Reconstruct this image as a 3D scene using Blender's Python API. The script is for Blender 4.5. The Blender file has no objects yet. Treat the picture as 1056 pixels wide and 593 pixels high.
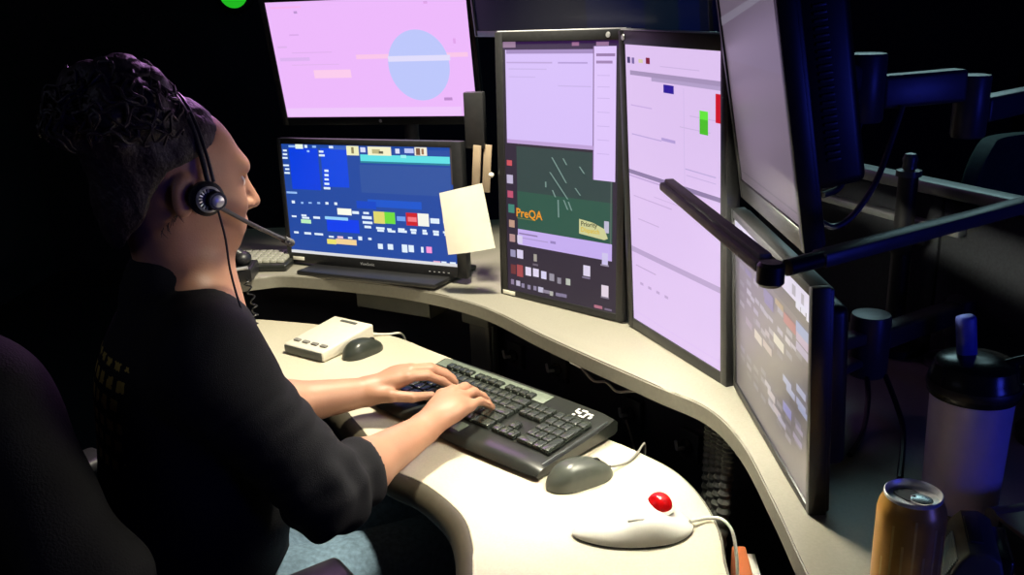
import bpy, bmesh, math, random
import numpy as np
from mathutils import Vector, Matrix, Euler
random.seed(7); rng = np.random.default_rng(7)
PI = math.pi
SC = bpy.context.scene
COL = SC.collection
MW = {}                      # object name -> world matrix of its thing (children are built in world or local space)

def lin(c):
    return tuple(((x / 255) / 12.92 if x / 255 <= .04045 else ((x / 255 + .055) / 1.055) ** 2.4) for x in c)

# ------------------------------------------------------------------ materials
def mat(name, col, rough=.5, metal=0., var=.08, nscale=30., bump=0., bscale=200., spec=.5, coat=0., emit=None, es=1., sss=0., aniso=None):
    m = bpy.data.materials.new(name); m.use_nodes = True
    nt = m.node_tree; b = nt.nodes['Principled BSDF']
    tc = nt.nodes.new('ShaderNodeTexCoord')
    nz = nt.nodes.new('ShaderNodeTexNoise'); nz.inputs['Scale'].default_value = nscale; nz.inputs['Detail'].default_value = 4
    nt.links.new(tc.outputs['Object'], nz.inputs['Vector'])
    rp = nt.nodes.new('ShaderNodeValToRGB')
    lo = tuple(max(0, c * (1 - var)) for c in col); hi = tuple(min(1, c * (1 + var)) for c in col)
    rp.color_ramp.elements[0].position = .3; rp.color_ramp.elements[1].position = .7
    rp.color_ramp.elements[0].color = (*lo, 1); rp.color_ramp.elements[1].color = (*hi, 1)
    nt.links.new(nz.outputs['Fac'], rp.inputs['Fac']); nt.links.new(rp.outputs['Color'], b.inputs['Base Color'])
    b.inputs['Roughness'].default_value = rough; b.inputs['Metallic'].default_value = metal
    b.inputs['Specular IOR Level'].default_value = spec; b.inputs['Coat Weight'].default_value = coat
    if sss:
        b.inputs['Subsurface Weight'].default_value = sss; b.inputs['Subsurface Radius'].default_value = (.01, .004, .002)
    if bump:
        n2 = nt.nodes.new('ShaderNodeTexNoise'); n2.inputs['Scale'].default_value = bscale; n2.inputs['Detail'].default_value = 3
        nt.links.new(tc.outputs['Object'], n2.inputs['Vector'])
        bp = nt.nodes.new('ShaderNodeBump'); bp.inputs['Strength'].default_value = bump; bp.inputs['Distance'].default_value = .004
        nt.links.new(n2.outputs['Fac'], bp.inputs['Height']); nt.links.new(bp.outputs['Normal'], b.inputs['Normal'])
    if emit:
        b.inputs['Emission Color'].default_value = (*emit, 1); b.inputs['Emission Strength'].default_value = es
    return m

def screen_mat(name, strength, rough, spec, base=(.012, .012, .014)):
    m = mat(name, base, rough, 0, .05, spec=spec)
    nt = m.node_tree; b = nt.nodes['Principled BSDF']
    a = nt.nodes.new('ShaderNodeAttribute'); a.attribute_name = 'Col'
    nt.links.new(a.outputs['Color'], b.inputs['Emission Color']); b.inputs['Emission Strength'].default_value = strength
    return m

M = dict(
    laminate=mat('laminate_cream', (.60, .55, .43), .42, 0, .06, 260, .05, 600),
    shelf_lam=mat('laminate_cream_shaded', (.25, .235, .19), .42, 0, .06, 260, .05, 600),  # the desk's cream laminate darkened; the shelf's dimness is put into the colour
    edge=mat('laminate_edge', (.19, .18, .145), .5, 0, .06, 120),
    dark_edge=mat('edge_pad', (.055, .046, .03), .55, 0, .1, 60),
    panel=mat('under_panel', (.012, .012, .018), .6, 0, .2, 12),
    bracket=mat('bracket_grey', (.075, .078, .07), .5, 0, .1, 20),
    black=mat('black_plastic', (.013, .013, .015), .42, 0, .15, 80, .05, 900),
    gloss=mat('gloss_black', (.016, .018, .016), .22, 0, .1, 60),
    bezel=mat('bezel_black', (.016, .016, .017), .36, 0, .15, 90),
    bezel2=mat('bezel_silver_black', (.09, .10, .11), .3, .2, .1, 90),
    key=mat('key_plastic', (.03, .036, .03), .24, 0, .15, 300, spec=.8, coat=.3),
    key_lit_pale=mat('key_lit_pale', (.34, .34, .28), .4, 0, .1, 300),  # key plastic made paler, so the light on the keys is in the colour
    kbbody=mat('keyboard_body', (.018, .020, .018), .28, 0, .1, 60),
    grille=mat('green_grey_plate', (.16, .19, .15), .35, 0, .08, 100),
    legend=mat('legend_white', (.8, .8, .75), .5),
    mouse=mat('mouse_grey', (.06, .066, .056), .3, 0, .1, 60),
    mouse_d=mat('mouse_dark', (.035, .04, .033), .3, 0, .1, 60),
    white=mat('warm_white_plastic', (.72, .70, .64), .4, 0, .03, 60),
    cream=mat('cream_plastic', (.70, .66, .56), .45, 0, .04, 60),
    red=mat('red_ball', (.55, .004, .006), .12, 0, .1, 200, coat=.6),
    paper=mat('paper', (.86, .82, .68), .7, 0, .03, 40),
    tan=mat('tan_strip', (.32, .24, .16), .6, 0, .12, 30),
    steel=mat('steel', (.6, .6, .6), .25, 1, .05, 60),
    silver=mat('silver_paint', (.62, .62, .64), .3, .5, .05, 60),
    cable=mat('cable_black', (.012, .012, .014), .4, 0, .1, 60),
    cable_g=mat('cable_grey', (.22, .21, .19), .5, 0, .1, 60),
    cable_w=mat('cable_white', (.7, .68, .6), .5, 0, .05, 60),
    orange=mat('orange_card', (.45, .12, .04), .6, 0, .1, 30),
    copper=mat('copper_orange', (.6, .2, .05), .4, .3, .1, 30),
    skin=mat('skin', (.43, .215, .135), .48, 0, .10, 18, .06, 350, sss=.06),
    hair=mat('hair', (.030, .022, .026), .5, 0, .35, 90, .5, 160, spec=.25),
    shirt=mat('shirt_black', (.014, .014, .017), .85, 0, .25, 9, .35, 700, spec=.15),
    yellow=mat('yellow_print', (.40, .30, .05), .7, 0, .2, 60),
    denim=mat('denim', (.13, .20, .27), .8, 0, .25, 120, .3, 900, spec=.2),
    navy=mat('navy_cloth', (.012, .016, .03), .85, 0, .2, 20, .3, 500, spec=.2),
    jacket=mat('jacket_black', (.011, .0105, .011), .8, 0, .3, 10, .4, 300, spec=.2),
    arm=mat('arm_paint', (.07, .07, .085), .38, .2, .1, 40),
    rail=mat('rail_grey', (.34, .37, .36), .4, .3, .06, 40),
    part=mat('partition_cloth', (.05, .055, .065), .9, 0, .15, 200, .2, 900, spec=.1),
    counter_pad=mat('counter', (.3, .3, .27), .5, 0, .05, 80),
    bottle=mat('bottle_lavender', (.72, .62, .80), .35, 0, .04, 60, coat=.2),
    gold=mat('can_gold', (.80, .42, .08), .30, .28, .25, 14),
    goldline=mat('can_light', (.9, .62, .18), .3, .3, .15, 20),
    alu=mat('can_aluminium', (.72, .72, .75), .35, .45, .05, 40),
    bluep=mat('blue_spout', (.10, .13, .55), .35, 0, .1, 30),
    device=mat('device_grey', (.10, .11, .105), .5, 0, .1, 30),
    teal=mat('teal_cloth', (.06, .10, .10), .8, 0, .15, 60),
    browntube=mat('brown_tube', (.16, .12, .11), .45, 0, .1, 30),
    wall=mat('wall_paint', (.03, .032, .045), .9, 0, .15, 3, spec=.1),
    carpet=mat('carpet', (.02, .022, .028), .95, 0, .3, 200, .4, 400, spec=.05),
    lamp_body=mat('lamp_body', (.30, .27, .23), .75, 0, .1, 40),
    led=mat('led_strip', (.8, .8, .7), .4, emit=(1, .95, .76), es=470),
    green=mat('green_indicator', (.02, .3, .02), .4, emit=(.02, .6, .02), es=.8),
)

# ------------------------------------------------------------------ mesh builder
class MB:
    def __init__(s): s.v = []; s.f = []; s.m = []; s.c = []
    def add(s, vs, fs, mi=0, c=None):
        o = len(s.v); s.v += [tuple(x) for x in vs]
        for f in fs:
            s.f.append(tuple(i + o for i in f)); s.m.append(mi); s.c.append(c)
    def bm(s, bm, T=None, mi=0):
        bm.verts.index_update()
        vs = [(T @ v.co if T else v.co.copy()) for v in bm.verts]
        s.add(vs, [[v.index for v in f.verts] for f in bm.faces], mi); bm.free()
    def box(s, c, size, bev=.002, seg=2, T=None, mi=0):
        b = bmesh.new(); bmesh.ops.create_cube(b, size=1)
        for v in b.verts: v.co = Vector((v.co.x * size[0], v.co.y * size[1], v.co.z * size[2]))
        if bev: bmesh.ops.bevel(b, geom=list(b.edges), offset=min(bev, min(size) * .45), segments=seg, affect='EDGES', profile=.5)
        X = Matrix.Translation(c)
        s.bm(b, (T @ X) if T else X, mi)
    def prism(s, pts, z0, z1, bev=.0, seg=2, T=None, mi=0):
        b = bmesh.new()
        vs = [b.verts.new((p[0], p[1], z0)) for p in pts]
        f = b.faces.new(vs); f.normal_update()
        if f.normal.z > 0: f.normal_flip()
        r = bmesh.ops.extrude_face_region(b, geom=[f])
        for v in r['geom']:
            if isinstance(v, bmesh.types.BMVert): v.co.z = z1
        if bev:
            es = [e for e in b.edges if abs(e.verts[0].co.z - e.verts[1].co.z) < 1e-7]
            bmesh.ops.bevel(b, geom=es, offset=bev, segments=seg, affect='EDGES', profile=.5)
        bmesh.ops.recalc_face_normals(b, faces=list(b.faces))
        s.bm(b, T, mi)
    def tube(s, pts, r, n=10, mi=0, T=None, caps=True):
        pts = [Vector(p) for p in pts]; N = len(pts)
        rr = [r] * N if not hasattr(r, '__len__') else r
        vs = []; fs = []
        t0 = (pts[1] - pts[0]).normalized()
        up = Vector((0, 0, 1)) if abs(t0.z) < .9 else Vector((1, 0, 0))
        nrm = (up - t0 * up.dot(t0)).normalized()
        for i, p in enumerate(pts):
            t = (pts[min(i + 1, N - 1)] - pts[max(i - 1, 0)]).normalized()
            nrm = (nrm - t * nrm.dot(t)).normalized(); bn = t.cross(nrm)
            for k in range(n):
                a = 2 * PI * k / n
                q = p + (nrm * math.cos(a) + bn * math.sin(a)) * rr[i]
                vs.append(T @ q if T else q)
        for i in range(N - 1):
            for k in range(n):
                k2 = (k + 1) % n
                fs.append((i * n + k, i * n + k2, (i + 1) * n + k2, (i + 1) * n + k))
        if caps:
            fs.append(tuple(range(n))[::-1]); fs.append(tuple((N - 1) * n + k for k in range(n)))
        s.add(vs, fs, mi)
    def lathe(s, prof, T=None, n=36, mi=0, caps=True):
        vs = []; fs = []
        for r, z in prof:
            for k in range(n):
                a = 2 * PI * k / n; q = Vector((r * math.cos(a), r * math.sin(a), z)); vs.append(T @ q if T else q)
        for i in range(len(prof) - 1):
            for k in range(n):
                k2 = (k + 1) % n; fs.append((i * n + k, i * n + k2, (i + 1) * n + k2, (i + 1) * n + k))
        if caps:
            if prof[0][0] > 1e-5: fs.append(tuple(range(n))[::-1])
            if prof[-1][0] > 1e-5: fs.append(tuple((len(prof) - 1) * n + k for k in range(n)))
        s.add(vs, fs, mi)
    def ball(s, c, r, T=None, nu=24, nv=14, mi=0):
        r = (r, r, r) if not hasattr(r, '__len__') else r
        prof = [(math.sin(PI * i / nv), -math.cos(PI * i / nv)) for i in range(nv + 1)]
        X = Matrix.Translation(c) @ Matrix.Diagonal((r[0], r[1], r[2], 1))
        s.lathe([(max(p, 1e-6), z) for p, z in prof], (T @ X) if T else X, nu, mi, caps=False)
    def build(s, name, mats, parent=None, world=False, angle=40, col=False):
        me = bpy.data.meshes.new(name)
        vs = s.v
        if parent is not None and world:
            W = MW[parent.name].inverted(); vs = [tuple(W @ Vector(v)) for v in vs]
        me.from_pydata(vs, [], s.f)
        for m in (mats if isinstance(mats, (list, tuple)) else [mats]): me.materials.append(m)
        me.polygons.foreach_set('material_index', s.m)
        if col:
            ca = me.color_attributes.new('Col', 'FLOAT_COLOR', 'CORNER'); d = []
            for p in me.polygons:
                c = s.c[p.index] or (0, 0, 0)
                for _ in p.vertices: d += [*c, 1]
            ca.data.foreach_set('color', d)
        me.polygons.foreach_set('use_smooth', [True] * len(me.polygons))
        me.update()
        try: me.set_sharp_from_angle(angle=math.radians(angle))
        except Exception: pass
        o = bpy.data.objects.new(name, me); COL.objects.link(o)
        if parent is not None:
            o.parent = parent; MW[o.name] = MW[parent.name]
        else: MW[o.name] = Matrix()
        return o

def tag(o, label, cat, group=None):
    o['label'] = label; o['category'] = cat
    if group: o['group'] = group
    return o
def thing(name, label, cat, loc=(0, 0, 0), rot=(0, 0, 0), group=None):
    o = bpy.data.objects.new(name, None); COL.objects.link(o); o.empty_display_size = .05
    o.location = loc; o.rotation_euler = rot
    MW[o.name] = Matrix.Translation(loc) @ Euler(rot).to_matrix().to_4x4()
    return tag(o, label, cat, group)
def struct(name, mb, m, angle=40):
    o = mb.build(name, m, angle=angle); o['kind'] = 'structure'; return o
def settle(o):
    # a thing that is one mesh: move its origin to its base centre
    me = o.data; n = len(me.vertices); a = np.empty(n * 3, 'f'); me.vertices.foreach_get('co', a); a = a.reshape(-1, 3)
    c = np.array([(a[:, 0].min() + a[:, 0].max()) / 2, (a[:, 1].min() + a[:, 1].max()) / 2, a[:, 2].min()])
    me.vertices.foreach_set('co', (a - c).astype('f').ravel()); me.update(); o.location = tuple(float(x) for x in c); return o

def spline(pts, n=8, closed=False):
    P = [Vector(p) for p in pts]; out = []
    N = len(P); rng_ = range(N if closed else N - 1)
    for i in rng_:
        p0 = P[(i - 1) % N] if (closed or i > 0) else P[0]; p1 = P[i]; p2 = P[(i + 1) % N]
        p3 = P[(i + 2) % N] if (closed or i + 2 < N) else P[-1]
        for k in range(n):
            t = k / n
            out.append(.5 * ((2 * p1) + (p2 - p0) * t + (2 * p0 - 5 * p1 + 4 * p2 - p3) * t * t + (3 * p1 - p0 - 3 * p2 + p3) * t ** 3))
    if not closed: out.append(P[-1])
    return out
def spl2(pts, n=8, closed=False): return [(p.x, p.y) for p in spline([(a, b, 0) for a, b in pts], n, closed)]

def text_mesh(txt, size, bold=False):
    cu = bpy.data.curves.new('writing', 'FONT'); cu.body = txt; cu.size = size; cu.resolution_u = 2
    if bold: cu.offset = size * .018
    ob = bpy.data.objects.new('writing', cu); COL.objects.link(ob)
    dg = bpy.context.evaluated_depsgraph_get(); me = bpy.data.meshes.new_from_object(ob.evaluated_get(dg))
    vs = [v.co.copy() for v in me.vertices]; fs = [tuple(p.vertices) for p in me.polygons]
    bpy.data.objects.remove(ob); bpy.data.curves.remove(cu); bpy.data.meshes.remove(me)
    return vs, fs

# ------------------------------------------------------------------ camera
Fpx = 930.0
nd = Vector((.0348, .9535, .2993)).normalized()       # world down in camera axes (x right, y down, z forward)
Zw = -nd; Yw = (Vector((0, 0, 1)) - nd * nd.z).normalized(); Xw = Yw.cross(Zw)
Rcw = Matrix((Xw, Yw, Zw))
cam = bpy.data.objects.new('camera', bpy.data.cameras.new('camera')); COL.objects.link(cam)
right, down, fwd = Rcw.col[0], Rcw.col[1], Rcw.col[2]
R3 = Matrix((right, -down, -fwd)).transposed()
cam.matrix_world = Matrix.Translation((0, 0, 1.47)) @ R3.to_4x4()
cam.data.sensor_width = 36; cam.data.lens = Fpx / 1056 * 36; cam.data.clip_start = .02
SC.camera = cam
SC.view_settings.view_transform = 'Standard'; SC.view_settings.look = 'None'
SC.view_settings.exposure = 0; SC.view_settings.gamma = 1; SC.view_settings.use_curve_mapping = False

DESK, SHELF = .73, .853
# ------------------------------------------------------------------ room
X0, X1, Y0, Y1, ZC = -2.6, 2.8, -1.2, 5.0, 2.8
def slab(name, a, b, m):
    mb = MB(); c = [(a[i] + b[i]) / 2 for i in range(3)]; mb.box(c, [b[i] - a[i] for i in range(3)], 0); struct(name, mb, m)
slab('floor', (X0, Y0, -.1), (X1, Y1, 0), M['carpet'])
slab('ceiling', (X0, Y0, ZC), (X1, Y1, ZC + .1), M['wall'])
slab('wall_back', (X0, Y1, 0), (X1, Y1 + .1, ZC), M['wall'])
slab('wall_front', (X0, Y0 - .1, 0), (X1, Y0, ZC), M['wall'])
slab('wall_left', (X0 - .1, Y0, 0), (X0, Y1, ZC), M['wall'])
slab('wall_right', (X1, Y0, 0), (X1 + .1, Y1, ZC), M['wall'])
for nm, a, b in (('baseboard_back', (X0, Y1 - .015, 0), (X1, Y1, .1)), ('baseboard_left', (X0, Y0, 0), (X0 + .015, Y1, .1)), ('baseboard_right', (X1 - .015, Y0, 0), (X1, Y1, .1))):
    slab(nm, a, b, M['black'])
CONTENT_S0 = [(0.045,0.034,0.228,0.406,(0,62,225)),(0.245,0.029,0.405,0.37,(4,70,225)),(0.309,0.006,0.422,0.039,(60,100,190)),(0.475,0.164,0.985,0.406,(45,82,160)),(0.508,0.463,0.819,0.528,(20,85,205)),(0.245,0.657,0.445,0.775,(0,60,235)),(0.44,0.482,0.557,0.548,(10,70,200)),(0.046,0.011,0.09,0.029,(150,190,245)),(0.09,-0.004,0.138,0.04,(235,250,235)),(0.148,0.005,0.166,0.031,(225,240,255)),(0.197,0.01,0.221,0.028,(150,190,245)),(0.3,0.008,0.326,0.029,(225,240,255)),(0.161,0.051,0.177,0.069,(150,190,245)),(0.007,0.051,0.033,0.067,(225,240,255)),(0.004,0.085,0.033,0.101,(225,240,255)),(-0.006,0.118,0.033,0.134,(225,240,255)),(-0.002,0.185,0.037,0.201,(225,240,255)),(0.01,0.219,0.037,0.235,(225,240,255)),(0.003,0.253,0.038,0.27,(225,240,255)),(0.236,0.051,0.264,0.069,(225,240,255)),(0.234,0.084,0.27,0.102,(225,240,255)),(0.26,0.218,0.285,0.238,(225,240,255)),(0.258,0.257,0.283,0.277,(225,240,255)),(0.256,0.296,0.282,0.314,(225,240,255)),(0.253,0.335,0.283,0.354,(225,240,255)),(0.246,0.374,0.287,0.394,(225,240,255)),(0.004,0.431,0.072,0.449,(150,190,245)),(0.032,0.513,0.052,0.539,(225,240,255)),(0.092,0.52,0.107,0.538,(150,190,245)),(0.14,0.518,0.161,0.532,(150,190,245)),(0.196,0.513,0.215,0.531,(150,190,245)),(0.248,0.509,0.267,0.531,(225,240,255)),(0.304,0.507,0.322,0.531,(225,240,255)),(0.485,0.075,0.988,0.132,(95,225,230)),(0.483,0.134,0.987,0.147,(40,130,150)),(0.532,0.006,0.667,0.08,(245,240,200)),(0.557,0.028,0.603,0.065,(190,180,130)),(0.596,0.043,0.621,0.064,(90,90,70)),(0.489,0.014,0.519,0.056,(215,220,250)),(0.691,0.019,0.715,0.059,(220,225,250)),(0.743,0.015,0.794,0.053,(190,200,245)),(0.799,0.003,0.867,0.072,(245,238,215)),(0.807,0.011,0.83,0.067,(120,80,60)),(0.837,0.015,0.85,0.061,(150,110,80)),(0.72,0.07,0.751,0.096,(150,240,240)),(0.99,-0.009,1.003,0.304,(70,60,60)),(0.406,0.004,0.479,0.085,(240,238,190)),(0.435,0.015,0.45,0.069,(140,130,90)),(0.319,0.558,0.406,0.616,(250,252,235)),(0.41,0.576,0.451,0.601,(225,240,255)),(0.477,0.577,0.511,0.596,(225,240,255)),(0.467,0.614,0.526,0.64,(225,240,255)),(0.469,0.66,0.528,0.682,(225,240,255)),(0.478,0.699,0.518,0.721,(225,240,255)),(0.237,0.639,0.381,0.666,(150,210,250)),(0.023,0.651,0.054,0.667,(225,240,255)),(0.087,0.636,0.12,0.653,(225,240,255)),(0.09,0.657,0.137,0.675,(225,240,255)),(0.081,0.681,0.146,0.717,(190,240,190)),(0.163,0.647,0.206,0.668,(225,240,255)),(0.028,0.799,0.058,0.818,(225,240,255)),(0.095,0.799,0.139,0.82,(225,240,255)),(0.161,0.8,0.216,0.819,(225,240,255)),(0.251,0.816,0.283,0.832,(225,240,255)),(0.305,0.813,0.341,0.832,(240,200,220)),(0.372,0.812,0.398,0.83,(225,240,255)),(0.435,0.801,0.458,0.835,(225,240,255)),(0.495,0.806,0.515,0.826,(225,240,255)),(0.238,0.846,0.296,0.892,(235,225,110)),(0.295,0.837,0.422,0.886,(245,210,150)),(0.182,0.98,0.214,0.999,(225,240,255)),(0.234,0.977,0.25,0.995,(150,190,245)),(0.266,0.974,0.289,0.992,(150,190,245)),(0.308,0.975,0.329,0.993,(225,240,255)),(0.012,0.971,0.152,0.99,(150,170,210)),(0.538,0.566,0.603,0.672,(225,215,110)),(0.603,0.566,0.664,0.668,(110,220,60)),(0.674,0.597,0.723,0.637,(110,160,240)),(0.728,0.56,0.792,0.671,(205,25,40)),(0.737,0.596,0.787,0.636,(245,120,130)),(0.794,0.56,0.856,0.669,(245,245,235)),(0.864,0.595,0.914,0.639,(225,240,255)),(0.935,0.594,0.956,0.633,(225,240,255)),(0.548,0.703,0.598,0.723,(225,240,255)),(0.554,0.725,0.594,0.744,(225,240,255)),(0.613,0.708,0.639,0.726,(225,240,255)),(0.616,0.724,0.66,0.743,(225,240,255)),(0.677,0.7,0.715,0.718,(225,240,255)),(0.676,0.717,0.727,0.738,(225,240,255)),(0.747,0.698,0.783,0.717,(225,240,255)),(0.751,0.719,0.78,0.742,(225,240,255)),(0.816,0.698,0.839,0.718,(225,240,255)),(0.816,0.72,0.844,0.74,(225,240,255)),(0.875,0.699,0.908,0.717,(225,240,255)),(0.877,0.719,0.907,0.742,(225,240,255)),(0.931,0.699,0.967,0.717,(225,240,255)),(0.938,0.717,0.966,0.739,(225,240,255)),(0.551,0.852,0.58,0.899,(225,240,255)),(0.609,0.848,0.641,0.898,(225,240,255)),(0.692,0.842,0.724,0.912,(225,240,255)),(0.731,0.843,0.761,0.904,(225,240,255)),(0.802,0.85,0.816,0.9,(225,240,255)),(0.832,0.844,0.863,0.899,(250,150,215)),(0.868,0.963,0.907,0.982,(230,170,200)),(0.913,0.962,0.941,0.98,(225,240,255)),(0.96,0.961,0.992,0.979,(225,240,255)),(0.0,0.974,1.0,1.0,(222,222,225))]
CONTENT_S1 = [(0.188,0.581,0.383,0.653,(252,205,238)),(0.021,0.469,0.179,0.499,(222,180,240)),(0.423,0.457,0.983,0.495,(250,200,235)),(0.842,0.837,0.883,0.863,(190,140,205)),(0.14,0.079,0.158,0.099,(190,150,210)),(0.022,0.038,0.182,0.054,(245,180,240)),(0.095,0.27,0.144,0.283,(220,170,235)),(0.021,0.369,0.071,0.385,(225,180,238)),(0.09,0.425,0.302,0.433,(225,178,238)),(0.078,0.53,0.329,0.538,(228,182,240)),(0.573,0.931,0.656,0.968,(230,185,240)),(0.005,0.918,0.922,0.992,(240,200,252)),(0.795,0.037,0.814,0.057,(225,165,235)),(0.918,0.342,0.93,0.384,(225,165,235))]
CONTENT_S2 = [(0,0,1,0.03,(50,25,70)),(0.02,0.03,0.8,0.385,(214,190,248)),(0.0,0.385,0.11,1,(42,30,52)),(0.11,0.4,0.96,0.74,(46,66,66)),(0.11,0.58,0.96,0.74,(40,84,70)),(0.8,0.02,0.98,0.5,(222,196,250)),(0.03,0.03,0.8,0.045,(160,135,190)),(0.82,0.045,0.97,0.055,(150,120,170)),(0.82,0.07,0.95,0.08,(160,130,180)),(0.795,0.02,0.803,0.5,(120,90,140)),(0.02,0.375,0.8,0.39,(190,160,215)),(0.03,0.075,0.45,0.081,(190,165,220)),(0.5,0.075,0.75,0.081,(180,155,215)),(0.05,0.1,0.4,0.104,(200,178,232)),(0.05,0.13,0.3,0.134,(203,180,236)),(0.5,0.16,0.78,0.164,(200,178,232)),(0.83,0.12,0.93,0.123,(205,180,235)),(0.83,0.16,0.93,0.163,(205,180,235)),(0.83,0.2,0.93,0.203,(205,180,235)),(0.83,0.25,0.93,0.253,(205,180,235)),(0.83,0.3,0.93,0.303,(205,180,235)),(0.83,0.35,0.93,0.353,(205,180,235)),(0.83,0.4,0.93,0.403,(205,180,235)),(0,0,0.12,0.022,(150,120,150)),(0.62,0.005,0.68,0.018,(150,100,140)),(0.82,0.005,0.92,0.018,(150,110,150)),(0.11,0.735,0.96,0.8,(196,172,238)),(0.12,0.75,0.3,0.756,(140,120,170)),(0.13,0.768,0.4,0.772,(170,150,205)),(0.42,0.762,0.47,0.772,(150,130,190)),(0.945,0.5,0.953,0.735,(90,105,100)),(0.015,0.459,0.065,0.481,(205,80,90)),(0.011,0.518,0.071,0.553,(190,180,210)),(0.015,0.583,0.07,0.611,(190,80,110)),(0.02,0.638,0.08,0.673,(60,130,115)),(0.024,0.703,0.079,0.733,(190,150,130)),(0.026,0.762,0.081,0.792,(190,160,150)),(0.104,0.761,0.154,0.796,(210,200,235)),(0.894,0.65,0.934,0.695,(190,185,210)),(0.032,0.827,0.082,0.857,(150,145,180)),(0.098,0.822,0.158,0.858,(215,205,235)),(0.103,0.763,0.153,0.793,(215,205,235)),(0.027,0.764,0.077,0.794,(180,140,140)),(0.261,0.828,0.291,0.858,(165,160,150)),(0.252,0.868,0.302,0.876,(110,100,115)),(0.033,0.89,0.083,0.93,(110,45,50)),(0.094,0.886,0.154,0.936,(165,70,75)),(0.179,0.888,0.234,0.924,(225,215,240)),(0.253,0.888,0.308,0.922,(225,215,240)),(0.331,0.892,0.381,0.924,(215,210,240)),(0.409,0.895,0.454,0.925,(150,145,160)),(0.483,0.905,0.518,0.93,(140,135,150)),(0.562,0.902,0.602,0.928,(185,190,180)),(0.718,0.834,0.778,0.876,(220,210,235)),(0.878,0.772,0.928,0.817,(205,195,235)),(0.875,0.898,0.935,0.943,(225,210,225)),(0.032,0.954,0.062,0.976,(140,125,155)),(0.084,0.955,0.124,0.977,(190,180,205)),(0.137,0.962,0.167,0.98,(140,130,160)),(0.197,0.963,0.227,0.981,(140,130,160)),(0.255,0.962,0.285,0.98,(140,130,160)),(0.301,0.961,0.351,0.983,(195,190,215)),(0.345,0.968,0.445,0.982,(140,130,150)),(0.412,0.969,0.442,0.987,(175,175,165)),(0.468,0.969,0.518,0.983,(130,120,150)),(0.519,0.968,0.569,0.982,(130,120,150)),(0.814,0.983,0.884,0.995,(180,110,130)),(0.904,0.987,0.964,0.995,(120,105,130)),(0.708,0.88,0.778,0.886,(130,120,150)),(0.867,0.817,0.937,0.823,(150,140,165)),(0.871,0.943,0.941,0.949,(130,120,140))]
CONTENT_S3 = [(0.05,0.085,1,0.1,(165,145,185)),(0.3,0.1,1,0.112,(178,158,200)),(0.0,0.43,1.0,0.445,(140,120,165)),(0,0.45,0.6,0.455,(190,160,215)),(0,0.715,1,0.735,(185,160,205)),(0.64,0.12,0.645,0.42,(205,180,230)),(0.05,0.2,0.3,0.204,(200,170,225)),(0.05,0.3,0.4,0.304,(190,165,220)),(0.4,0.29,0.55,0.3,(180,155,215)),(0.65,0.37,0.95,0.374,(190,165,220)),(0.66,0.39,0.95,0.393,(200,172,225)),(0.05,0.52,0.5,0.524,(200,170,220)),(0.1,0.6,0.35,0.604,(200,170,220)),(0.3,0.5,0.9,0.503,(205,175,225)),(0.05,0.78,0.3,0.784,(190,160,210)),(0.1,0.84,0.14,0.85,(190,160,210)),(0.2,0.84,0.24,0.85,(190,160,210)),(0.3,0.84,0.34,0.85,(190,160,210)),(0.4,0.84,0.44,0.85,(190,160,210)),(0.0,0.965,1.0,0.97,(220,190,240)),(0.4,0.06,0.8,0.063,(205,180,225)),(0.7,0.2,0.95,0.203,(205,180,225)),(0.6,0.24,0.9,0.243,(205,180,225)),(0.022,0.041,0.057,0.061,(70,55,110)),(0.077,0.042,0.107,0.062,(120,100,160)),(0.158,0.045,0.208,0.057,(215,205,170)),(0.243,0.038,0.288,0.058,(125,20,50)),(0.433,0.117,0.543,0.143,(45,25,150)),(0.947,0.122,1.017,0.207,(205,15,40)),(0.798,0.179,0.878,0.229,(100,230,60)),(0.798,0.205,0.878,0.25,(75,190,40))]
CONTENT_S4s = [(0.173,0.212,0.273,0.242,(85,75,125)),(0.325,0.196,0.425,0.226,(85,75,125)),(0.449,0.204,0.579,0.254,(90,80,140)),(0.461,0.249,0.581,0.279,(80,70,140)),(0.606,0.187,0.706,0.217,(150,125,80)),(0.711,0.208,0.851,0.258,(150,60,70)),(0.198,0.319,0.268,0.349,(160,155,170)),(0.256,0.333,0.316,0.358,(155,150,165)),(0.328,0.314,0.388,0.339,(150,145,160)),(0.4,0.314,0.46,0.339,(150,145,160)),(0.455,0.321,0.515,0.346,(150,145,160)),(0.519,0.318,0.579,0.338,(150,145,160)),(0.316,0.494,0.426,0.544,(190,180,165)),(0.587,0.374,0.717,0.424,(195,190,175)),(0.179,0.493,0.279,0.533,(125,110,130)),(0.342,0.427,0.402,0.457,(130,120,140)),(0.473,0.415,0.533,0.445,(150,140,150)),(0.732,0.313,0.792,0.343,(175,170,180)),(0.798,0.313,0.858,0.333,(165,160,175)),(0.854,0.178,0.994,0.228,(120,140,185)),(0.856,0.228,0.996,0.268,(165,145,175)),(0.857,0.274,0.997,0.314,(160,150,180)),(0.849,0.081,0.899,0.121,(205,205,225)),(0.904,0.078,0.954,0.118,(205,205,225)),(0.962,0.077,1.012,0.127,(205,205,225)),(0.443,0.484,0.563,0.524,(170,155,150)),(0.511,0.714,0.611,0.754,(185,175,180)),(0.71,0.524,0.81,0.559,(160,165,195)),(0.752,0.549,0.852,0.584,(160,165,195)),(0.868,0.478,0.968,0.513,(160,165,195)),(0.582,0.76,0.682,0.8,(180,170,180)),(0.713,0.661,0.813,0.711,(125,125,190)),(0.87,0.542,0.97,0.577,(150,155,190)),(0.889,0.564,0.989,0.594,(140,150,190)),(0.837,0.742,0.937,0.772,(150,140,170)),(0.65,0.775,0.75,0.805,(160,155,180)),(0.865,0.681,0.945,0.706,(150,140,165)),(0.473,0.693,0.553,0.723,(175,170,180)),(0.521,0.774,0.601,0.804,(165,160,175))]
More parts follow.
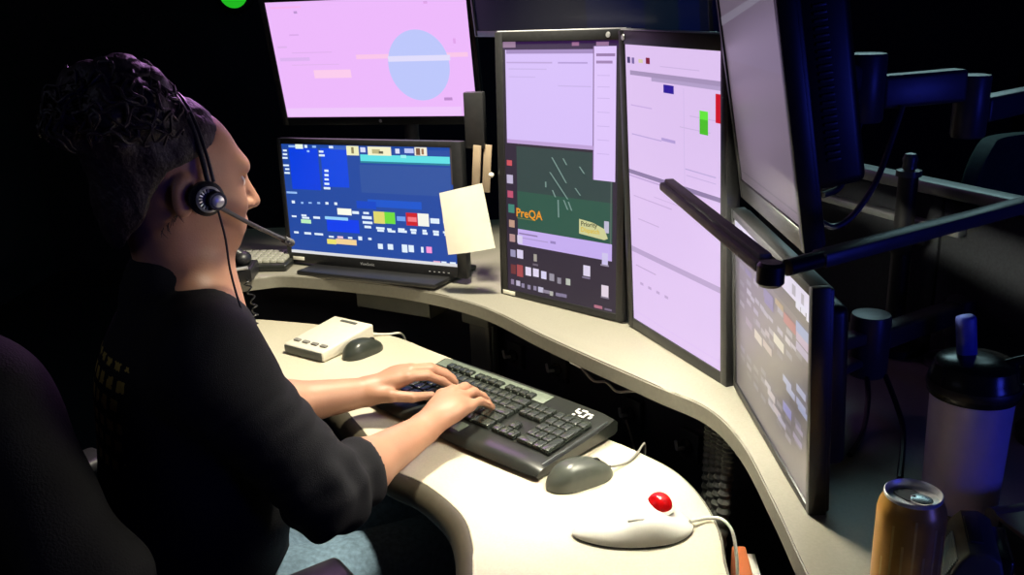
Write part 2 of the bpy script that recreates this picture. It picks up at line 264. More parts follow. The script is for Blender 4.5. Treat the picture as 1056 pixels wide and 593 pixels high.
CONTENT_S2lines = [(0.446,0.431,0.573,0.524),(0.546,0.431,0.577,0.455),(0.427,0.489,0.586,0.586),(0.449,0.558,0.475,0.584),(0.499,0.593,0.503,0.662),(0.55,0.591,0.585,0.627),(0.688,0.456,0.729,0.481),(0.651,0.539,0.695,0.565),(0.387,0.528,0.388,0.55),(0.591,0.595,0.62,0.628)]
CONTENT_S2text = [(0.097,0.682),(0.292,0.682),(0.688,0.697),(0.868,0.699)]
# ------------------------------------------------------------------ operator's desk
rear = spl2([(-.76, 2.20), (-.70, 2.185), (-.624, 2.16), (-.478, 2.108), (-.30, 2.021), (-.199, 1.916), (-.085, 1.79), (.016, 1.655), (.118, 1.495), (.18, 1.421), (.249, 1.333), (.279, 1.244), (.287, 1.148), (.275, 1.036), (.272, .80)], 5)
front = spl2([(-.02, .80), (-.055, .92), (-.068, 1.057), (-.071, 1.133), (-.091, 1.213), (-.15, 1.305), (-.22, 1.375), (-.291, 1.528), (-.391, 1.690), (-.52, 1.735), (-.64, 1.75), (-.76, 1.76)], 5)
desk = thing('desk', 'cream curved work surface carrying the black keyboard, mice and white trackball', 'desk', (-.3, 1.7, 0))
mb = MB(); mb.prism(rear + front, DESK - .03, DESK, .003, 2); mb.build('desk_top', [M['laminate']], desk, True)
# padded dark front edge, sloping away under the top
mb = MB(); secs = []
for i, p in enumerate(front):
    a = Vector(front[max(i - 1, 0)]); b = Vector(front[min(i + 1, len(front) - 1)]); t = (b - a).normalized(); nrm = Vector((-t.y, t.x))
    if nrm.dot(Vector((-.55, 1.2)) - Vector(p)) < 0: nrm = -nrm
    secs.append((Vector(p), nrm))
prof = [(.0, -.0015), (.005, -.002), (.016, -.008), (.024, -.018), (.026, -.032), (.018, -.042), (.0, -.042)]
vs = []; fs = []
for p, nrm in secs:
    for d, z in prof: q = p + nrm * d; vs.append((q.x, q.y, DESK + z))
n = len(prof)
for i in range(len(secs) - 1):
    for k in range(n):
        k2 = (k + 1) % n; fs.append((i * n + k, i * n + k2, (i + 1) * n + k2, (i + 1) * n + k))
mb.add(vs, fs); o = mb.build('edge_pad', M['dark_edge'], desk, True); o['label'] = 'dark rounded pad along the front edge'
# thin rear edge band
mb = MB(); mb.tube([(x, y, DESK - .006) for x, y in rear], .0045, 8); o = mb.build('edge_band', M['edge'], desk, True)
for lx, ly in ((-.70, 1.98), (.12, .95)):
    mb = MB(); mb.box((lx, ly, .36), (.07, .07, .68), .006); mb.box((lx, ly, .0125), (.12, .5, .025), .006); mb.build('leg', M['bracket'], desk, True)

# ------------------------------------------------------------------ raised shelf / counter
sfront = spl2([(-.83, 2.06), (-.80, 2.07), (-.72, 2.085), (-.62, 2.125), (-.543, 2.133), (-.34, 2.051), (-.195, 1.965), (-.06, 1.838), (.057, 1.653), (.156, 1.507), (.24, 1.387), (.302, 1.298), (.326, 1.18), (.325, 1.007), (.319, .858), (.312, .55)], 6)
sback = [(1.06, .55), (.84, 1.18), (.62, 1.765), (.40, 2.35), (.28, 2.66), (-.83, 2.66)]
shelf = thing('raised_shelf', 'cream raised counter curving round behind the desk and under the monitors', 'shelf', (.3, 2.0, 0))
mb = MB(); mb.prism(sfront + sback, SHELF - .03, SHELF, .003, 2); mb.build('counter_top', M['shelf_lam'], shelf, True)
mb = MB()
vs = []; fs = []
for x, y in sfront: vs += [(x, y, SHELF - .004), (x, y, SHELF - .027)]
# olive edge band, standing 1.5 mm proud
secs = []
for i, p in enumerate(sfront):
    a = Vector(sfront[max(i - 1, 0)]); b = Vector(sfront[min(i + 1, len(sfront) - 1)]); t = (b - a).normalized(); nrm = Vector((t.y, -t.x)); secs.append((Vector(p), nrm))
prof = [(-.001, -.002), (.0012, -.0035), (.0012, -.0305), (-.001, -.0315), (-.003, -.0315), (-.003, -.002)]
vs = []; fs = []; n = len(prof)
for p, nrm in secs:
    for d, z in prof: q = p + nrm * d; vs.append((q.x, q.y, SHELF + z))
for i in range(len(secs) - 1):
    for k in range(n):
        k2 = (k + 1) % n; fs.append((i * n + k, i * n + k2, (i + 1) * n + k2, (i + 1) * n + k))
mb.add(vs, fs); mb.build('edge_band', M['edge'], shelf, True)
# dark back panel under the counter
pan = [(-.82, 2.345), (-.5, 2.32), (-.28, 2.22), (-.05, 2.02), (.15, 1.75), (.3, 1.55), (.42, 1.35), (.47, 1.15), (.47, .6)]
off = []
for i, p in enumerate(pan):
    a = Vector(pan[max(i - 1, 0)]); b = Vector(pan[min(i + 1, len(pan) - 1)]); t = (b - a).normalized(); off.append((p[0] - t.y * .02, p[1] + t.x * .02))
mb = MB(); mb.prism(pan + off[::-1], 0, SHELF - .03, 0); mb.build('back_panel', M['panel'], shelf, True)
# grey support leg and cable tray under the counter
mb = MB(); T = Matrix.Translation((-.07, 1.985, 0)) @ Matrix.Rotation(math.radians(-42), 4, 'Z')
mb.box((0, 0, .41), (.075, .02, .82), .004, T=T); mb.box((0, -.014, .79), (.085, .03, .05), .004, T=T); mb.box((.028, -.012, .4), (.012, .012, .8), .002, T=T)
mb.build('support_leg', M['bracket'], shelf, True)
mb = MB(); T = Matrix.Translation((-.27, 2.13, .765)) @ Matrix.Rotation(math.radians(-30), 4, 'Z')
mb.box((0, 0, 0), (.22, .09, .006), .002, T=T); mb.box((0, -.045, .018), (.22, .004, .04), .0015, T=T); mb.box((0, .045, .028), (.22, .004, .06), .0015, T=T)
for sx in (-.108, .108): mb.box((sx, 0, .025), (.004, .09, .062), .0015, T=T)
mb.build('cable_tray', M['bracket'], shelf, True)

# jacks with silver plugs on the back panel
for k, (x, y, z, a, lab, c2) in enumerate([(.01, 1.94, .700, -53.5, 'black jack under the shelf behind the keyboard top edge, leftmost of the row', 'copper'), (.103, 1.814, .715, -53.5, 'black jack under the shelf, second in the row from the left', 'steel'),
                                 (.236, 1.635, .690, -53.1, 'black jack under the shelf above the mouse cable', 'steel'), (.326, 1.506, .680, -59, 'black jack under the shelf beside the ribbed hose, rightmost of the row', 'steel')]):
    nrm = Matrix.Rotation(math.radians(a), 4, 'Z') @ Vector((0, -1, 0))
    p = Vector((x, y, z)) + nrm * .001
    j = thing('jack', lab, 'jack', p, (0, 0, math.radians(a)), 'jacks on the panel under the shelf')
    mb = MB(); mb.box((0, -.006, 0), (.052, .012, .06), .003); mb.build('plate', M['black'], j)
    mb = MB(); T = Matrix.Rotation(PI / 2, 4, 'X'); mb.lathe([(.013, .012), (.015, .018), (.012, .024), (.007, .025)], T, 20); mb.build('ring', M['gloss'], j)
    mb = MB(); mb.tube([(.002, -.02, 0), (.002, -.042, .004)], .0036, 10); mb.tube([(.002, -.042, .004), (.003, -.046, .022)], .0028, 8); o = mb.build('plug', M['silver'], j); o['label'] = 'bright silver plug'
    mb = MB(); mb.ball((-.012, -.013, -.012), .0035); mb.build('screw', M[c2], j)

# ribbed hose of cables between desk and shelf
hose = thing('cable_hose', 'ribbed black cable hose hanging behind the desk edge beside the trackball', 'hose', (.30, 1.30, 0))
for k in range(4):
    mb = MB(); pts = spline([(.330 + .004 * k, 1.385 - k * .026, .79), (.325 + .003 * k, 1.375 - k * .027, .7), (.322, 1.36 - k * .027, .5), (.33, 1.35 - k * .027, .2), (.34, 1.34 - k * .026, .004)], 40)
    rr = [.0105 + .0016 * math.cos(i * PI / 2.) for i in range(len(pts))]
    mb.tube(pts, rr, 12); mb.build('conduit', M['bracket'], hose, True)

# orange box and papers low on a pedestal under the shelf
ped = thing('pedestal_cabinet', 'dark low pedestal cabinet under the shelf right of the desk', 'cabinet', (.375, 1.13, 0))
mb = MB(); mb.box((0, 0, .29), (.10, .24, .58), .004); mb.build('body', M['panel'], ped)
for z in (.15, .43):
    mb = MB(); mb.box((-.052, 0, z), (.006, .22, .25), .003); d = mb.build('drawer', M['panel'], ped)
    mb = MB(); mb.tube([(-.055, -.05, z + .06), (-.068, -.045, z + .06), (-.068, .045, z + .06), (-.055, .05, z + .06)], .004, 8); mb.build('handle', M['steel'], d)
mb = MB(); T = Matrix.Translation((.337, 1.16, .58)) @ Matrix.Rotation(math.radians(-6), 4, 'Z')
mb.box((0, 0, .0275), (.022, .17, .055), .003, T=T); mb.box((.019, 0, .022), (.012, .16, .044), .0005, T=T, mi=1)
ob = mb.build('orange_box', [M['orange'], M['white']]); tag(settle(ob), 'narrow orange card box low down behind the right end of the desk', 'box')

# clip-on strip and wire under the shelf edge
clip = thing('cable_clip', 'small pale clip with a loose dark wire under the shelf edge', 'clip', (.11, 1.60, .80))
mb = MB(); T = Matrix.Translation((.118, 1.58, SHELF - .0345)) @ Matrix.Rotation(math.radians(-56), 4, 'Z'); mb.box((0, 0, 0), (.035, .012, .006), .002, T=T); mb.build('clip_body', M['silver'], clip, True)
mb = MB(); mb.tube(spline([(.125, 1.566, .817), (.145, 1.54, .80), (.165, 1.515, .808), (.18, 1.49, .80), (.20, 1.465, .81), (.212, 1.448, .818)], 6), .0025, 8); mb.build('wire', M['cable_g'], clip, True)
# ------------------------------------------------------------------ monitors
def screen_mesh(w, h, z0, base, items, y=.003):
    mb = MB()
    mb.add([(-w / 2, y, z0), (w / 2, y, z0), (w / 2, y, z0 + h), (-w / 2, y, z0 + h)], [(0, 1, 2, 3)], 0, lin(base))
    for i, (u0, v0, u1, v1, c) in enumerate(items):
        u0, u1 = sorted((max(0, min(1, u0)), max(0, min(1, u1)))); v0, v1 = sorted((max(0, min(1, v0)), max(0, min(1, v1))))
        if u1 - u0 < 1e-4 or v1 - v0 < 1e-4: continue
        yy = y - (i + 1) * .00001
        xa, xb, za, zb = -w / 2 + u0 * w, -w / 2 + u1 * w, z0 + h - v1 * h, z0 + h - v0 * h
        mb.add([(xa, yy, za), (xb, yy, za), (xb, yy, zb), (xa, yy, zb)], [(0, 1, 2, 3)], 0, lin(c))
    return mb
def screen_poly(mb, pts, w, h, z0, c, y):
    mb.add([(-w / 2 + u * w, y, z0 + h - v * h) for u, v in pts], [tuple(range(len(pts)))[::-1]], 0, lin(c))
def screen_text(mb, txt, u, v, size, w, h, z0, c, y, bold=False):
    vs, fs = text_mesh(txt, size, bold)
    mb.add([(-w / 2 + u * w + p.x, y, z0 + h - v * h + p.y) for p in vs], fs, 0, lin(c))

def monitor(label, loc, rot, w, h, bz, depth=.05, frame='bezel', stand='foot', reach=0., group=None, cat='monitor', vents=False, arm_to=None):
    """w,h = lit screen; bz = bezels (left, right, top, bottom); origin at the bottom middle of the frame."""
    r = thing('monitor', label, cat, loc, rot, group)
    l, rr, t, b = bz; W = w + l + rr; Hh = h + t + b; cx = (rr - l) / 2
    mb = MB(); d = .022
    mb.box((-w / 2 - l / 2, d / 2, Hh / 2), (l, d, Hh), .002); mb.box((w / 2 + rr / 2, d / 2, Hh / 2), (rr, d, Hh), .002)
    mb.box((0, d / 2, b / 2), (w + .002, d - .0004, b), .0015); mb.box((0, d / 2, Hh - t / 2), (w + .002, d - .0004, t), .0015)
    mb.build('frame', M[frame], r)
    mb = MB(); mb.box((cx, .017, Hh / 2), (W - .006, .022, Hh - .006), .004)
    mb.box((cx, .028 + (depth - .028) / 2, Hh * .5), (W * .78, depth - .02, Hh * .72), .012, 3)
    if vents:
        for k in range(22): mb.box((cx + W * .392, depth * .62, Hh * .22 + k * .0085), (.004, .016, .0035), .0008, mi=1)
        for k in range(22): mb.box((cx - W * .392, depth * .62, Hh * .22 + k * .0085), (.004, .016, .0035), .0008, mi=1)
    mb.build('back_shell', [M['bezel'], M['arm']], r)
    return r, b

# pink-lit monitor up top
R_ = math.radians
def at_screen(p, rot, b):           # frame origin from the screen's bottom middle
    return Vector(p) - Euler(rot).to_matrix() @ Vector((0, 0, b))
rot = (R_(11), 0, R_(-13.9)); b = .022
mt, b = monitor('wide monitor glowing pale pink, the upper one of the left pair', at_screen((-.33, 2.394, 1.201), rot, b), rot, .53, .30, (.016, .016, .016, .022), .05)
mb = screen_mesh(.53, .30, b, (238, 186, 252), CONTENT_S1)
n = 48; mb.add([(-.265 + (.735 + .153 * math.cos(2 * PI * k / n)) * .53, .0022, b + .30 - (.56 + .30 * math.sin(2 * PI * k / n)) * .30) for k in range(n)], [tuple(range(n))], 0, lin((190, 200, 252)))
mb.add([(-.265 + u * .53, .0020, b + .30 - v * .30) for u, v in ((.585, .522), (.895, .522), (.895, .475), (.585, .475))], [(0, 1, 2, 3)], 0, lin((226, 222, 252)))
S_SCREEN = screen_mat('screen_glow', 1.0, .35, .25)
mb.build('screen', S_SCREEN, mt, col=True)
mb = MB(); mb.lathe([(.0045, 0), (.004, .001), (.001, .0012)], Matrix.Translation((.0, 0, b / 2)) @ Matrix.Rotation(PI / 2, 4, 'X'), 16); o = mb.build('logo_badge', M['silver'], mt)
mb = MB(); mb.tube([(-.26, 2.50, SHELF + .012), (-.26, 2.50, 1.42)], .02, 16); mb.box((-.26, 2.50, SHELF + .006), (.2, .16, .012), .004)
mb.box((-.265, 2.475, 1.36), (.10, .07, .10), .008); mb.build('pole_stand', M['arm'], mt, True)

# blue monitor below
rot = (R_(-2), R_(-1), R_(-27.4)); b = .026
m0, b = monitor('wide monitor with the deep blue control screen, the lower one of the left pair', at_screen((-.343, 2.12, .890), rot, b), rot, .49, .275, (.013, .026, .014, .026), .05)
mb = screen_mesh(.49, .275, b, (30, 72, 160), CONTENT_S0); mb.build('screen', screen_mat('screen_blue', 1.0, .35, .25), m0, col=True)
vs, fs = text_mesh('ViewSonic', .010, True); mb = MB(); mb.add([(p.x - .03, -.0004, p.y + .010) for p in vs], fs); o = mb.build('wordmark', M['silver'], m0); o['label'] = 'small silver maker wordmark on the bottom bezel'
mb = MB(); mb.box((-.222, -.0004, .012), (.036, .001, .009), .0003); o = mb.build('sticker', M['paper'], m0); o['label'] = 'pale sticker'
mb = MB()
for k in range(5): mb.box((.17 + k * .013, -.0004, .010), (.005, .001, .0022), .0003)
mb.build('buttons', M['silver'], m0)
mb = MB(); T = MW[m0.name]
bz = SHELF - m0.location.z
mb.box((.025, .03, bz + .006), (.40, .20, .012), .005); mb.box((0, .09, .08 + bz / 2), (.08, .03, .16), .008); mb.build('stand', M['bezel'], m0)  # base plate enlarged as a dark patch for the monitor's shadow on the shelf

# portrait monitors
rot = (R_(-2), R_(-.7), R_(-43.5))
m2, b = monitor(
    'portrait monitor with the dark desktop and green chart window, left of the two tall ones', (.097, 1.809, SHELF + .001), rot, .297, .530, (.021, .017, .020, .015), .048)
mb = screen_mesh(.297, .530, b, (44, 34, 52), CONTENT_S2)
for a in CONTENT_S2lines:
    u0, v0, u1, v1 = a; d = .006
    screen_poly(mb, [(u0 - d, v0), (u0 + d, v0), (u1 + d, v1), (u1 - d, v1)], .297, .53, b, (120, 148, 142), .0010)
screen_text(mb, 'PreQA', .10, .683, .026, .297, .53, b, (235, 150, 25), .0009, True)
screen_poly(mb, [(.11, .688), (.29, .688), (.29, .691), (.11, .691)], .297, .53, b, (120, 120, 60), .0010)
screen_poly(mb, [(.685, .655), (.80, .662), (.90, .680), (.93, .715), (.90, .722), (.685, .712)], .297, .53, b, (205, 205, 150), .0010)
screen_text(mb, 'Priority', .70, .680, .0135, .297, .53, b, (60, 60, 30), .0009, True)
screen_text(mb, 'Dispatch', .70, .703, .0135, .297, .53, b, (215, 185, 40), .0008, True)
mb.build('screen', screen_mat('screen_desktop', 1.0, .35, .25), m2, col=True)
mb = MB(); mb.box((-.143, -.0004, .008), (.036, .001, .009), .0003); o = mb.build('sticker', M['paper'], m2); o['label'] = 'pale sticker'
mb = MB(); mb.lathe([(.0055, 0), (.005, .001), (.0035, .0012)], Matrix.Translation((.125, 0, b + .530 + .010)) @ Matrix.Rotation(PI / 2, 4, 'X'), 16); mb.build('badge', M['silver'], m2)
mb = MB(); mb.box((0, .010, .5655), (.330, .014, .003), .001); o = mb.build('lit_edge_strip', M['silver'], m2); o['label'] = 'silver strip put in for the light along the top edge'  # silver strip imitates light caught on the frame's top edge
mb = MB(); mb.box((0, .095, .005), (.18, .11, .012), .004); mb.box((0, .075, .16), (.07, .03, .31), .006); mb.build('stand', M['bezel'], m2)

rot = (R_(2.6), R_(.5), R_(-68.9))
m3, b = monitor('portrait monitor with the pale lilac record form, right of the two tall ones', (.288, 1.526, SHELF + .001), rot, .297, .520, (.020, .018, .024, .021), .048)
mb = screen_mesh(.297, .520, b, (222, 194, 240), CONTENT_S3); mb.build('screen', S_SCREEN, m3, col=True)
mb = MB(); mb.lathe([(.0055, 0), (.005, .001), (.0035, .0012)], Matrix.Translation((-.15, 0, b + .520 + .012)) @ Matrix.Rotation(PI / 2, 4, 'X'), 16); mb.build('badge', M['silver'], m3)
mb = MB(); mb.box((0, .010, .5655), (.330, .014, .003), .001); o = mb.build('lit_edge_strip', M['silver'], m3); o['label'] = 'silver strip put in for the light along the top edge'  # same strip here, a painted highlight along the frame top
mb = MB(); mb.box((-.03, .13, .005), (.20, .17, .012), .004); mb.box((-.03, .085, .16), (.07, .03, .31), .006); mb.build('stand', M['bezel'], m3)

# big switched-off screen above the tall pair
pl, pr = Vector((-.066, 2.20)), Vector((.362, 1.60)); yaw = math.atan2((pr - pl).y, (pr - pl).x); mid = (pl + pr) / 2
m6, b = monitor('large black switched-off screen above the two tall monitors', (mid.x, mid.y, 1.40), (R_(6), 0, yaw), (pr - pl).length - .024, .44, (.012, .012, .012, .014), .045, frame='bezel2')  # frame colour lightened to stand for light caught on its edges
mb = screen_mesh((pr - pl).length - .024, .44, b, (7, 11, 30), [(.55, 0, .97, 1, (4, 12, 48)), (.78, 0, .9, 1, (8, 20, 36))]); mb.build('screen', screen_mat('screen_dark', .8, .3, .4), m6, col=True)  # dim navy emission stands in for blue reflections on the dead screen
mb = MB(); T = Matrix.Translation((mid.x, mid.y, 0)) @ Matrix.Rotation(yaw, 4, 'Z')
mb.tube([(.0, .20, SHELF), (.0, .20, 1.7)], .022, 16, T=T); mb.box((0, .20, SHELF + .006), (.12, .12, .012), .004, T=T); mb.box((0, .11, 1.6), (.10, .18, .10), .006, T=T); mb.build('pole_stand', M['arm'], m6, True)

# touch monitor on the right, edge-on
rot = (R_(3.2), R_(1.4), R_(-90.1))
m4, b = monitor('square touch monitor of small app tiles at the right, reflecting the bright desk', (.357, 1.17, SHELF + .001), rot, .360, .276, (.012, .012, .013, .013), .058, frame='bezel')
tr_ = random.Random(4); TILES = []
for v_ in (.22, .27, .32, .38, .44, .66, .71, .76, .81):
    for u_ in (.08, .19, .30, .41, .52, .63, .74, .85):
        if tr_.random() < .62: g_ = tr_.randint(100, 150); TILES.append((u_, v_, u_ + .07, v_ + .028, (g_, g_ - 6, g_ + tr_.randint(0, 18))))
mb = screen_mesh(.360, .276, b, (84, 76, 84), [(0, 0, 1, .17, (58, 52, 60)), (.0, .0, 1, .10, (205, 200, 225)), (.28, .02, .58, .11, (178, 140, 150)), (.1, .03, .14, .08, (120, 110, 135)), (.2, .03, .23, .08, (120, 110, 135)), (.8, .03, .84, .08, (150, 145, 165)), (.9, .03, .93, .08, (150, 145, 165)), (0, .10, 1, .108, (40, 36, 44))] + TILES + CONTENT_S4s)
tm = screen_mat('screen_touch', 1.1, .27, 1.0); tb_ = tm.node_tree.nodes['Principled BSDF']
tb_.inputs['Coat Weight'].default_value = 1; tb_.inputs['Coat Roughness'].default_value = .32; tb_.inputs['Coat IOR'].default_value = 1.9
mb.build('screen', tm, m4, col=True)

# upper right monitor leaning over it
rot = (R_(9.5), 0, R_(-91.5)); b = .030
m5, b = monitor('tilted monitor with a plain grey-mauve screen, highest at the right', at_screen((.347, 1.194, 1.205), rot, b), rot, .306, .400, (.012, .014, .016, .030), .09, frame='bezel', vents=True)
mb = screen_mesh(.306, .400, b, (118, 103, 116), [(0, .3, 1, .55, (120, 106, 124)), (0, 0, 1, .3, (128, 120, 142)), (0, .96, 1, .968, (80, 70, 80))])
screen_poly(mb, [(0, .43), (.9, .33), (.9, .31), (0, .40)], .306, .4, b, (145, 138, 155), .0025)  # diagonal highlight painted onto the screen
mb.build('screen', screen_mat('screen_mauve', .55, .3, .4), m5, col=True)

# document holder and note clipped to the left tall monitor
dh = thing('document_holder', 'black clip-on document holder with tan strips on the tall monitor', 'document holder', (-.06, 1.96, 1.08))
mb = MB(); T = Matrix.Translation((-.066, 1.965, 1.235)) @ Matrix.Rotation(R_(-15), 4, 'Z')
mb.box((0, 0, 0), (.044, .022, .12), .003, T=T); mb.build('clamp', M['bezel'], dh, True)
for dx in (-.012, .011):
    mb = MB(); T = Matrix.Translation((-.056 + dx, 1.955, 1.13)) @ Matrix.Rotation(R_(-15), 4, 'Z') @ Matrix.Rotation(R_(5), 4, 'Y'); mb.box((0, 0, 0), (.018, .004, .105), .001, T=T); mb.build('strip', M['tan'], dh, True)
mb = MB(); mb.ball((-.036, 1.938, 1.119), (.006, .004, .006)); mb.build('clip_button', M['paper'], dh, True)
P4 = [Vector(p) for p in ((-.150, 1.93, 1.085), (-.056, 1.912, 1.107), (-.033, 1.902, .965), (-.138, 1.922, .948))]
mb = MB(); N = 10; vs = []; fs = []
for j in range(N + 1):
    for i in range(N + 1):
        u, v = i / N, j / N
        p = (P4[0] * (1 - u) + P4[1] * u) * (1 - v) + (P4[3] * (1 - u) + P4[2] * u) * v
        p = p + Vector((-.15, -1, 0)).normalized() * (.006 * math.sin(PI * u) * v)
        vs.append(p)
for dy in (0, .0006):
    o0 = len(mb.v); mb.add([(p.x, p.y + dy, p.z) for p in vs], [(j * (N + 1) + i, j * (N + 1) + i + 1, (j + 1) * (N + 1) + i + 1, (j + 1) * (N + 1) + i)[::(-1 if dy == 0 else 1)] for j in range(N) for i in range(N)])
ob = mb.build('paper_note', M['paper']); tag(settle(ob), 'blank cream paper note clipped beside the blue screen', 'note')
# ------------------------------------------------------------------ main keyboard
kyaw = math.radians(-45.3); kc = Vector((-.054, 1.535, DESK))
KW, KD = .452, .197
kb = thing('keyboard', 'large black full-size keyboard under the typing hands', 'keyboard', kc, (0, 0, kyaw))
# side profile (y from the front edge to the back, z): a thick rounded front lip, a sloping deck
def deck(y): return .0215 + (y + KD / 2) * .085
prof = [(-KD / 2 - .004, .003), (-KD / 2 - .010, .009), (-KD / 2 - .006, .017), (-KD / 2 + .006, .0225), (-KD / 2 + .022, .0235), (KD / 2 - .05, deck(KD / 2 - .05)), (KD / 2 - .004, deck(KD / 2) + .003), (KD / 2 + .004, deck(KD / 2) - .004), (KD / 2 + .003, .012), (KD / 2 - .004, .008)]
def slabprof(prof, xa, xb, curve=0.0):
    mb = MB(); nx = 16; vs = []; fs = []; n = len(prof)
    for i in range(nx + 1):
        x = xa + (xb - xa) * i / nx; e = 1 - (2 * i / nx - 1) ** 2
        edge = .004 if i in (0, nx) else 0
        for (y, z) in prof:
            yy = y - (curve * e if y < -KD / 2 + .01 else 0) + (curve * .5 * e if y > KD / 2 - .02 else 0)
            zz = z - (edge if z > .012 else -edge * .3)
            vs.append((x, yy, zz))
    for i in range(nx):
        for k in range(n):
            k2 = (k + 1) % n; fs.append((i * n + k, i * n + k2, (i + 1) * n + k2, (i + 1) * n + k)[::-1])
    fs.append(tuple(range(n))); fs.append(tuple(nx * n + k for k in range(n))[::-1]); mb.add(vs, fs); return mb
slabprof(prof, -KW / 2, KW / 2, .008).build('body', M['kbbody'], kb)
mb = MB(); th = math.atan(.085)
def dk(x, y, dz=0.): return Vector((x, y, deck(y) + dz))
Tt = lambda x, y, dz: Matrix.Translation(dk(x, y, dz)) @ Matrix.Rotation(th, 4, 'X')
mb.box((0, 0, 0), (.30, .032, .002), .0008, T=Tt(-.065, KD / 2 - .022, .003)); o = mb.build('top_plate', M['grille'], kb); o['label'] = 'green-grey plate along the back'
mb = MB(); mb.box((0, 0, 0), (.055, .026, .0015), .0006, T=Tt(.0, -.084, .002)); o = mb.build('infill_plate', M['grille'], kb); o['label'] = 'grey-green plate beside the arrow keys'
mb = MB()
for (dx, dy, sx, sy) in ((-.018, .006, .004, .012), (-.010, .0, .010, .006), (-.004, .010, .012, .005), (.006, .002, .004, .014), (.013, .006, .010, .005), (.018, -.003, .006, .008), (.002, -.008, .014, .004), (-.014, -.010, .006, .005)):
    mb.box((dx, dy, 0), (sx, sy, .0006), .0002, T=Tt(.172, KD / 2 - .026, .0035))
o = mb.build('printed_badge', M['legend'], kb); o['label'] = 'white printed lettering block at the back right corner'
mb = MB(); mb.box((0, 0, 0), (.002, .17, .003), .0008, T=Tt(KW / 2 - .004, -.005, .001)); mb.build('side_trim', M['bezel2'], kb)
KEYMESH = {}
def key_mesh(w, d, m='key'):
    k = (round(w, 4), round(d, 4), m)
    if k not in KEYMESH:
        b = bmesh.new(); bmesh.ops.create_cube(b, size=1)
        for v in b.verts:
            top = v.co.z > 0
            v.co = Vector((v.co.x * (w - (.0035 if top else .001)), v.co.y * (d - (.0035 if top else .001)) + (.0004 if top else 0), .008 if top else 0))
        bmesh.ops.bevel(b, geom=list(b.edges), offset=.0012, segments=2, affect='EDGES', profile=.5)
        me = bpy.data.meshes.new('key'); b.to_mesh(me); b.free(); me.materials.append(M[m])
        me.polygons.foreach_set('use_smooth', [True] * len(me.polygons)); KEYMESH[k] = me
    return KEYMESH[k]
def add_key(parent, x, y, w, d, Tfun, m='key'):
    o = bpy.data.objects.new('key', key_mesh(w, d, m)); COL.objects.link(o); o.parent = parent; MW[o.name] = MW[parent.name]
    o.matrix_local = Tfun(x, y, .001)
u = .0186; x0 = -.212; v_ = .0232; yb = .041
rows = [[1] * 13 + [2], [1.5] + [1] * 12 + [1.5], [1.75] + [1] * 11 + [2.25], [2.25] + [1] * 10 + [2.75], [1.5, 1.25, 1.5, 5.75, 1.5, 1.25, 2.25]]
for gx in list(range(0, 4)) + list(range(4, 8)) + list(range(8, 12)):
    add_key(kb, x0 + (1.5 + gx + (gx // 4) * .5) * u + u / 2, yb + v_ * 1.2, u, v_ * .8, Tt)
for j, row in enumerate(rows):
    cx = x0
    for wd in row:
        add_key(kb, cx + wd * u / 2, yb - j * v_, wd * u, v_, Tt); cx += wd * u
nx = x0 + 15.35 * u
for j in (0, 1):
    for i in range(3): add_key(kb, nx + (i + .5) * u, yb - j * v_, u, v_, Tt)
for i, j in ((0, 4), (1, 4), (2, 4), (1, 3)): add_key(kb, nx + (i + .5) * u, yb - j * v_, u, v_, Tt)
px_ = nx + 3.35 * u
for j in range(5):
    for i in range(4):
        if (j == 4 and i == 1) or (i == 3 and j in (2, 4)): continue
        wd = 2 if (j == 4 and i == 0) else 1; hh = 2 if (i == 3 and j in (1, 3)) else 1
        add_key(kb, px_ + (i + wd / 2) * u, yb - (j + (hh - 1) / 2) * v_, wd * u, hh * v_, Tt)

# ------------------------------------------------------------------ second keyboard on the shelf behind the operator
k2yaw = math.radians(-4)
k2 = thing('keyboard', 'small keyboard, its keys coloured pale as if lit, at the far left end of the shelf, beyond the headset microphone', 'keyboard', (-.756, 2.245, SHELF), (0, 0, k2yaw))
mb = MB(); mb.box((0, 0, .009), (.40, .13, .018), .005, 3); mb.build('body', M['kbbody'], k2)
T2 = lambda x, y, dz: Matrix.Translation((x, y, .0175 + dz))
for j in range(5):
    for i in range(10): add_key(k2, .19 - .0188 * (i + .5), .047 - j * .0215, .0186, .0186, T2, 'key_lit_pale')

# ------------------------------------------------------------------ desk phone with coiled cord on the shelf's left end
ph = thing('telephone', 'black desk telephone at the shelf end beside the small keyboard', 'telephone', (-.70, 2.125, SHELF), (0, 0, 0))
mb = MB(); mb.prism([(-.075, -.042), (.075, -.042), (.07, .045), (-.07, .045)], 0, .035, .006, 3); mb.build('base', M['black'], ph)
mb = MB(); mb.tube(spline([(-.055, 0, .056), (-.03, 0, .070), (.02, 0, .070), (.045, 0, .056)], 6), .014, 14)
mb.ball((-.055, 0, .050), (.02, .024, .018)); mb.ball((.048, 0, .050), (.02, .024, .018)); mb.build('handset', M['black'], ph)
mb = MB(); mb.tube([(.01, -.043, .03), (.068, -.040, .037)], .004, 8); o = mb.build('trim_bar', M['silver'], ph); o['label'] = 'silver trim bar'
mb = MB(); pts = []
ctrl = spline([(-.636, 2.075, .858), (-.620, 2.06, .80), (-.612, 2.01, .755), (-.605, 1.94, .7395), (-.58, 1.87, .7395), (-.55, 1.83, .7395)], 40)
L = len(ctrl)
for i, p in enumerate(ctrl):
    a = i / L * 2 * PI * 15; t = (ctrl[min(i + 1, L - 1)] - ctrl[max(i - 1, 0)]).normalized()
    s = Vector((1, 0, 0)); s = (s - t * s.dot(t)).normalized(); b_ = t.cross(s)
    rr = .0065
    pts.append(p + s * (math.cos(a) * rr) + b_ * (math.sin(a) * rr))
pts = [p for p in spline(pts, 3)]
mb.tube([(-.640, 2.085, .864)] + pts, .0020, 6)
